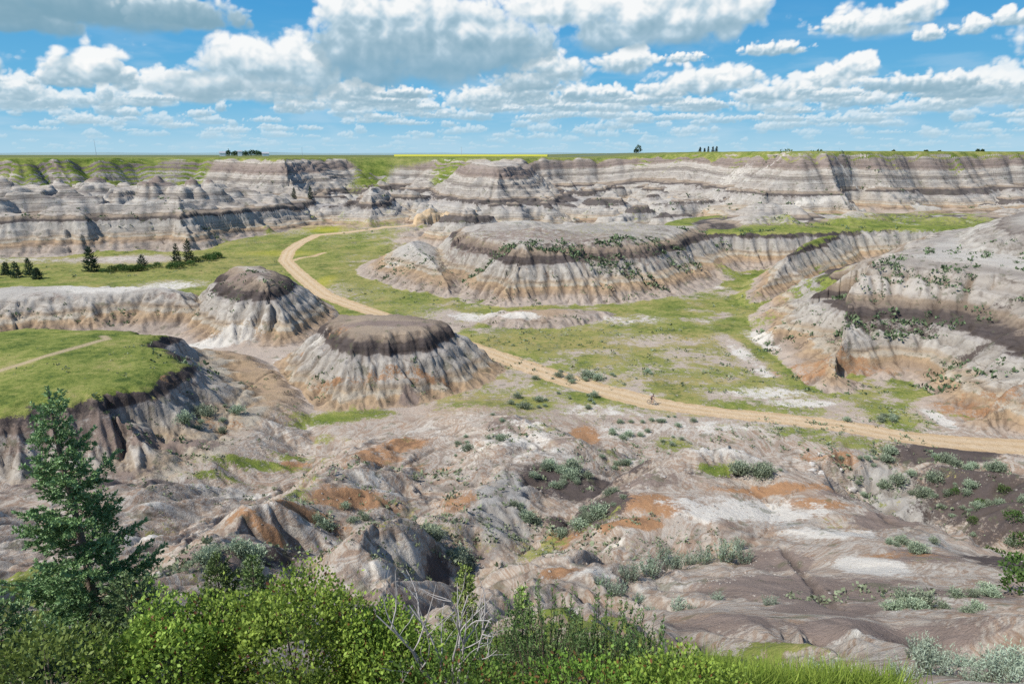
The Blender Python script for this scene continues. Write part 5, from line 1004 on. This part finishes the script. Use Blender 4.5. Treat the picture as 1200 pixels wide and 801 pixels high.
# the many small shrubs dotted over slopes, ledges and valley floor
Gg = gA['gul'].reshape(gs)
def gully_at(x, y):
    i = min(max(int(np.searchsorted(_rr, math.hypot(x, y + 10))), 0), gs[0] - 1); j = min(max(int(np.searchsorted(_th, math.atan2(x, y + 10))), 0), gs[1] - 1)
    return float(Gg[i, j])
def scatter(name, label, spots, size, c1, c2, seed, mat, per=9):
    rs = np.random.RandomState(seed); lv = Leaves(); B, S = [], []
    for (cx, cy, ax, ay, by), n, sc in spots:
        for k in range(int(n * 1.8)):
            a = rs.rand() * 6.283; r = math.sqrt(rs.rand()) * 1.1; u, v = r * math.cos(a), r * math.sin(a); x, y = cx + u * ax, cy + u * ay + v * by
            if fbm(np.array([x / 7]), np.array([y / 7]), seed, 2)[0] < -.12: continue
            if rs.rand() > .4 + .9 * gully_at(x, y): continue
            z = ground_z(x, y); w = size * sc * float(np.clip(np.exp(rs.randn() * .45), .35, 2.4)) * .8; q = rs.randn(per, 3) * np.array([.32, .32, .18]) * w; q[:, 2] = np.abs(q[:, 2]); B.append(q + np.array([x, y, z - .03])); S.append(np.full(per, w))
    B = np.concatenate(B); S = np.concatenate(S); n = len(B); d = unit(rs.randn(n, 3) * .8 + np.array([0, 0, .7]))
    lv.add(B, d, unit(np.cross(d, rs.randn(n, 3))), S * .55, S * .34, np.array(c1) + (np.array(c2) - np.array(c1)) * rs.rand(n, 1), .5)
    o = lv.mesh(name, mat); o['kind'] = 'stuff'; o['label'] = label; return o
scatter('slope_shrubs', 'countless small dark shrubs dotted over the badland slopes and ledges', [
 ((78.0, 134.0, 10.21, -3.06, 5.55), 170, 1), ((92.5, 142.0, 12.55, -3.77, 12.50), 130, 1.2), ((70.9, 124.9, 19.33, -5.80, 3.23), 200, 1.1), ((76.7, 106.5, 8.37, -2.51, 5.70), 110, 1.0), ((58.1, 136.0, 5.98, -1.79, 6.55), 90, .9), ((55.1, 110.4, 8.71, -0.75, 4.12), 60, .7),
 ((14.6, 194.5, 26.97, -4.00, 3.25), 330, 1.3), ((41.0, 205.5, 15.53, 4.66, 5.00), 160, 1.3), ((-32.2, 213.5, 10.80, -3.24, 6.50), 110, 1.0), ((23.2, 183.5, 27.97, 8.25, 5.50), 90, .9), ((-74.1, 379.5, 14.25, 2.00, 83.00), 40, 1.3), ((-156.5, 347.0, 13.02, 3.91, 84.50), 60, 1.3), ((129.5, 353.0, 53.02, -15.91, 9.25), 120, 1.4), ((185.6, 382.5, 95.64, -28.50, 4.00), 120, 1.5),
 ((45.5, 369.0, 46.27, 8.50, 30.50), 120, 1.5), ((74.8, 240.0, 18.14, 5.44, 1.21), 90, 1.3), ((-59.6, 152.0, 11.58, 0.25, 7.75), 90, .9), ((-95.9, 149.5, 19.18, 3.00, 3.00), 70, .8), ((-20.9, 106.8, 15.36, -0.83, 2.85), 26, .7), ((-47.0, 77.8, 11.57, 3.47, 4.50), 36, .8), ((-50.3, 100.2, 3.14, 0.94, 5.92), 50, 1.0), ((-38.5, 96.6, 10.30, 3.09, 15.15), 60, .6), ((0.0, 352.5, 44.16, 3.50, 22.00), 80, 1.4), ((-159.4, 287.0, 46.79, 14.04, 3.50), 90, 1.3), ((131.8, 253.0, 31.80, -9.54, 6.50), 80, 1.4)], .85, (.05,.075,.04), (.17,.21,.115), 401, M_SAGE)
scatter('ground_shrubs', 'low grey-green ground shrubs and weeds scattered over the broken ground and gravel', [
 ((10.3, 76.5, 16.72, 2.62, 13.48), 420, .8), ((-9.8, 58.9, 10.01, 2.32, 11.57), 420, .8), ((-29.3, 70.6, 12.00, -3.15, 13.87), 260, .7), ((0.0, 48.7, 7.18, 1.72, 6.35), 260, .8), ((48.6, 72.7, 9.38, 2.81, 16.63), 360, .9), ((39.4, 88.6, 10.84, -0.08, 6.97), 200, .9), ((9.5, 44.8, 5.90, -1.77, 3.52), 160, .6), ((17.0, 26.1, 4.02, -1.21, 2.68), 120, .55), ((-10.9, 38.5, 5.11, 0.22, 4.18), 200, .7), ((-20.4, 35.8, 4.82, -1.45, 3.05), 220, .7),
 ((20.8, 133.0, 25.94, -0.25, 23.13), 700, 1.0), ((-33.3, 202.5, 15.43, -4.63, 24.50), 160, 1.2), ((-123.0, 232.5, 47.11, 0.75, 27.50), 160, 1.3), ((-57.9, 94.5, 16.03, 4.81, 10.35), 120, .6), ((41.1, 111.4, 11.78, -0.75, 11.70), 160, .9), ((-16.7, 163.0, 16.74, 5.02, 31.17), 180, 1.1), ((57.6, 95.7, 7.72, -0.08, 4.73), 110, .9), ((57.2, 172.0, 8.81, -2.50, 16.50), 70, 1.1)], .55, (.13,.16,.09), (.33,.38,.25), 402, M_SAGE, 8)
# pale blocks fallen below the ledges
def block(p, s, label, group, seed):
    rs = np.random.RandomState(seed); c = np.array([(x, y, z) for x in (-1, 1) for y in (-1, 1) for z in (-1, 1)], float) * np.array([.5, .38, .3]) * s
    t = np.linspace(-1, 1, 5); V, F = [], []
    for ax in range(3):
        for sg in (-1, 1):
            U, W = np.meshgrid(t, t); q = np.zeros((25, 3)); q[:, ax] = sg; q[:, (ax + 1) % 3] = U.ravel(); q[:, (ax + 2) % 3] = W.ravel()
            q = q / (np.sum(np.abs(q) ** 5, 1, keepdims=True) ** .2); q = q * (1 + .16 * np.sin(q @ rs.randn(3, 1) * 2.3 + seed)) * np.array([.5, .38, .3]) * s
            k = len(V) * 25; V.append(q)
            for i in range(4):
                for j in range(4):
                    f = (k + i * 5 + j, k + i * 5 + j + 1, k + i * 5 + j + 6, k + i * 5 + j + 5); F.append(f if sg > 0 else f[::-1])
    o = mesh_np('rock', np.concatenate(V), np.array(F), M_ROCK, True); o.location = on(p, .08 * s); o.rotation_euler = (rs.uniform(-.3, .3), rs.uniform(-.3, .3), rs.rand() * 6); tag(o, label, 'rock', group)
for k in range(14):
    a = rs.rand() * 6.283; r = math.sqrt(rs.rand()); e = (40.6, 79.0, 2.87, 0.86, 3.87)
    block((e[0] + r * math.cos(a) * e[2], e[1] + r * math.sin(a) * e[4]), rs.uniform(.4, 1.1), 'pale sandstone block lying among shrubs right of the white clay hump', 'pale sandstone blocks', 500 + k)

# loose stones and crumbs of clay
rs = np.random.RandomState(91); B, S = [], []
for (cx, cy, ax, ay, by), n in [((0.0, 62.8, 14.05, -2.55, 15.33), 1500), ((20.9, 54.4, 10.65, 3.20, 8.85), 1100), ((-16.4, 47.2, 10.84, -1.72, 8.99), 1100), ((16.3, 32.5, 5.92, -1.78, 6.80), 250), ((5.4, 37.6, 7.88, -2.36, 4.00), 900), ((49.6, 68.1, 6.92, 2.08, 15.16), 600), ((19.8, 92.2, 14.97, 4.49, 8.02), 500)]:
    for k in range(n):
        a = rs.rand() * 6.283; r = math.sqrt(rs.rand()) * 1.15; x, y = cx + r * math.cos(a) * ax, cy + r * math.cos(a) * ay + r * math.sin(a) * by
        if y < 14 or perlin(np.array([x / 3]), np.array([y / 3]), 92)[0] < -.05: continue
        w = float(np.clip(.028 * np.exp(rs.randn() * .6), .012, .12)) * (.5 + y / 50)
        if line_d(np.array([x]), np.array([y]), [p[0] for p in PATH], [0] * len(PATH), 5)[0][0] < 3.6: continue
        B.append((x, y, ground_z(x, y) + w * .2)); S.append(w)
B = np.array(B); S = np.array(S)[:, None, None]; n = len(B)
octv = np.array([(1, 0, 0), (-1, 0, 0), (0, 1, 0), (0, -1, 0), (0, 0, .7), (0, 0, -.7)], float)[None] * (1 + .45 * rs.randn(n, 6, 1).clip(-1, 1)) * S
an = rs.rand(n) * 6.283; c_, s_ = np.cos(an)[:, None], np.sin(an)[:, None]
octv = np.stack([octv[..., 0] * c_ - octv[..., 1] * s_, octv[..., 0] * s_ + octv[..., 1] * c_, octv[..., 2]], -1) + B[:, None]
F8 = np.array([(0, 2, 4), (2, 1, 4), (1, 3, 4), (3, 0, 4), (2, 0, 5), (1, 2, 5), (3, 1, 5), (0, 3, 5)])
o = mesh_np('loose_stones', octv.reshape(-1, 3), (F8[None] + 6 * np.arange(n)[:, None, None]).reshape(-1, 3), plain_mat('clay_crumbs', (.19, .16, .13), (.42, .38, .33), .6, .95, .2), False)
o['kind'] = 'stuff'; o['label'] = 'loose stones and clay crumbs strewn over the broken ground'

# --- the cyclist on the path ------------------------------------------------------------
M_SKIN = plain_mat('skin', (.42, .26, .19), (.50, .33, .25), 6, .6, .02); M_SHIRT = plain_mat('dark_plum_shirt', (.10, .06, .075), (.15, .09, .10), 20, .8, .1); M_SHORTS = plain_mat('black_shorts', (.02, .02, .022), (.035, .035, .04), 20, .8, .1)
M_HELMET = plain_mat('black_helmet', (.018, .018, .02), (.03, .03, .03), 5, .4, .02); M_TYRE = plain_mat('black_rubber', (.018, .018, .018), (.03, .03, .03), 30, .8, .1); M_FRAME = plain_mat('dark_paint', (.05, .045, .05), (.08, .07, .07), 5, .4, .02); M_ALU = plain_mat('aluminium', (.45, .45, .46), (.55, .55, .56), 20, .35, .02)
BP = (22.17, 101.70); bz = ground_z(BP[0], BP[1]); HEAD = -.62
def torus(name, R0, r0, mat, k=28, q=8):
    a, b = np.meshgrid(np.arange(k) * 2 * np.pi / k, np.arange(q) * 2 * np.pi / q, indexing='ij')
    V = np.stack([(R0 + r0 * np.cos(b)) * np.cos(a), r0 * np.sin(b), (R0 + r0 * np.cos(b)) * np.sin(a)], -1).reshape(-1, 3)
    i = np.arange(k)[:, None]; j = np.arange(q)[None]; i2 = (i + 1) % k; j2 = (j + 1) % q
    return mesh_np(name, V, np.stack([i * q + j, i2 * q + j, i2 * q + j2, i * q + j2], -1).reshape(-1, 4), mat)
def tubes(name, mat, segs, k=7):
    t = Tubes(k)
    for pts, r in segs: t.add(pts, [r] * len(pts) if np.isscalar(r) else r)
    return t.mesh(name, mat)
bike = thing('bicycle', 'dark mountain bike ridden to the right along the tan dirt path', 'bicycle', (BP[0], BP[1], bz), HEAD)
put(tubes('frame', M_FRAME, [([(-.09, 0, .30), (-.20, 0, .88)], .02), ([(-.18, 0, .78), (.36, 0, .84)], .022), ([(-.09, 0, .30), (.38, 0, .74)], .024), ([(.34, 0, .92), (.39, 0, .70)], .024), ([(-.09, .05, .30), (-.52, .05, .34)], .012), ([(-.09, -.05, .30), (-.52, -.05, .34)], .012), ([(-.18, .04, .78), (-.52, .05, .34)], .011), ([(-.18, -.04, .78), (-.52, -.05, .34)], .011)]), bike)
put(tubes('fork', M_ALU, [([(.39, .0, .70), (.40, .06, .66), (.53, .06, .34)], .018), ([(.39, 0, .70), (.40, -.06, .66), (.53, -.06, .34)], .018)]), bike)
put(tubes('handlebar', M_FRAME, [([(.34, 0, .92), (.33, 0, 1.02), (.38, 0, 1.04)], .016), ([(.36, -.34, 1.05), (.38, -.1, 1.04), (.38, .1, 1.04), (.36, .34, 1.05)], .013)]), bike)
put(tubes('saddle', M_TYRE, [([(-.34, 0, .96), (-.30, 0, .965), (-.20, 0, .965), (-.04, 0, .955)], [.03, .085, .055, .02]), ([(-.20, 0, .86), (-.215, 0, .94)], .015)], 10), bike)
put(tubes('crank', M_ALU, [([(-.09, -.09, .30), (-.05, -.10, .14)], .014), ([(-.09, .09, .30), (-.13, .10, .46)], .014), ([(-.09, -.1, .30), (-.09, .1, .30)], .025), ([(-.10, -.09, .135), (.02, -.17, .135)], .022), ([(-.19, .09, .465), (-.08, .17, .465)], .022)]), bike)
for x in (-.52, .53):
    wv = put(torus('wheel', .33, .026, M_TYRE), bike); wv.location = (x, 0, .345)
    segs = [([(0, .03 * (1 if k % 2 else -1), 0), (.29 * math.cos(k * .4488), 0, .29 * math.sin(k * .4488))], .003) for k in range(14)] + [([(0, -.05, 0), (0, .05, 0)], .022)]
    rim = put(torus('rim', .295, .012, M_ALU), wv); put(tubes('spokes', M_ALU, segs, 4), wv)
def skin_mesh(name, verts, edges, radii, mat, root=0, sub=2):
    me = bpy.data.meshes.new(name); me.from_pydata(verts, edges, []); o = bpy.data.objects.new(name, me); col.objects.link(o)
    m = o.modifiers.new('skin', 'SKIN'); m.use_smooth_shade = True
    for i, r in enumerate(radii):
        me.skin_vertices[0].data[i].radius = r if isinstance(r, tuple) else (r, r); me.skin_vertices[0].data[i].use_root = (i == root)
    s = o.modifiers.new('sub', 'SUBSURF'); s.levels = sub; s.render_levels = sub
    bpy.context.view_layer.update()
    me2 = bpy.data.meshes.new_from_object(o.evaluated_get(bpy.context.evaluated_depsgraph_get())); bpy.data.objects.remove(o)
    me2.materials.clear(); me2.materials.append(mat); me2.name = name; o = bpy.data.objects.new(name, me2); col.objects.link(o); return o
def graph(chains):
    V, E, Rr, idx = [], [], [], {}
    for ch in chains:
        prev = None
        for p, r in ch:
            if p not in idx: idx[p] = len(V); V.append(p); Rr.append(r)
            if prev is not None: E.append((prev, idx[p]))
            prev = idx[p]
    return V, E, Rr
pel, wst, chs, nek, hd, crown = (-.20, 0, 1.07), (-.12, 0, 1.22), (.03, 0, 1.46), (.11, 0, 1.60), (.15, 0, 1.71), (.155, 0, 1.80)
ch = [[(pel, .13), (wst, .125), (chs, .14), (nek, .055), (hd, (.085, .095)), (crown, .07)], [(hd, (.085, .095)), ((.245, 0, 1.70), .018)]]
limb_cloth = []
for s in (1, -1):
    sh, elb, wr, pm = (.04, .19 * s, 1.49), (.17, .30 * s, 1.24), (.315, .27 * s, 1.08), (.36, .265 * s, 1.085)
    ch.append([(chs, .14), (sh, .062), (elb, .042), (wr, .028), (pm, (.022, .036))])
    for q in range(4):
        y = (.265 + .03 - .02 * q) * s; ch.append([(pm, (.022, .036)), ((.39, y, 1.085), .0095), ((.405 - .003 * q, y, 1.06), .009), ((.385, y, 1.035), .008)])
    ch.append([(pm, (.022, .036)), ((.355, (.265 - .045) * s, 1.065), .010), ((.375, (.265 - .05) * s, 1.035), .009)])
    hip = (-.19, .095 * s, 1.02); kn = (.17, .13 * s, .80) if s < 0 else (.21, .13 * s, .98); an = (-.06, .12 * s, .24) if s < 0 else (-.16, .12 * s, .56); toe = (.10, .13 * s, .17) if s < 0 else (.0, .13 * s, .50)
    ch.append([(pel, .13), (hip, .09), (kn, .058), (an, .038), (toe, (.03, .042))])
    ch.append([(hd, (.085, .095)), ((.14, .098 * s, 1.705), .018)])
person = skin_mesh('person', *graph(ch), M_SKIN); tag(person, 'cyclist in dark clothes and black helmet riding a bike along the dirt path', 'person')
person.location = (BP[0], BP[1], bz); person.rotation_euler = (0, 0, HEAD)
c = [[(pel, .14), (wst, .14), (chs, .155), ((.09, 0, 1.56), .075)]]
for s in (1, -1): c.append([(chs, .155), ((.04, .19 * s, 1.49), .076), ((.125, .265 * s, 1.325), .062)])
put(skin_mesh('shirt', *graph(c), M_SHIRT), person)
c = [[((-.17, 0, 1.13), .146), ((-.20, 0, 1.06), .15)]]
for s in (1, -1):
    kn = (.17, .13 * s, .80) if s < 0 else (.21, .13 * s, .98); h = (-.19, .095 * s, 1.02)
    c.append([((-.20, 0, 1.06), .15), (h, .105), (tuple(h[i] + (kn[i] - h[i]) * .75 for i in range(3)), .082)])
put(skin_mesh('shorts', *graph(c), M_SHORTS), person)
u, v = np.meshgrid(np.linspace(0, 2 * np.pi, 17)[:-1], np.linspace(0, 1.45, 7), indexing='ij')
V = np.stack([.15 + .135 * np.cos(u) * np.sin(v + .12), .105 * np.sin(u) * np.sin(v + .12), 1.735 + .115 * np.cos(v + .05)], -1).reshape(-1, 3)
i = np.arange(16)[:, None] * 7; i2 = (np.arange(16)[:, None] + 1) % 16 * 7; j = np.arange(6)[None]
put(mesh_np('helmet', V, np.stack([i + j, i + j + 1, i2 + j + 1, i2 + j], -1).reshape(-1, 4), M_HELMET), person)
for s in (1, -1):
    an = (-.06, .12 * s, .24) if s < 0 else (-.16, .12 * s, .56); toe = (.10, .13 * s, .17) if s < 0 else (.0, .13 * s, .50)
    put(skin_mesh('shoe', [(an[0] - .03, an[1], an[2] - .04), ((an[0] + toe[0]) / 2, toe[1], (an[2] + toe[2]) / 2 - .02), toe], [(0, 1), (1, 2)], [.046, .048, .04], M_HELMET), person)
print('script', time.time() - T0)
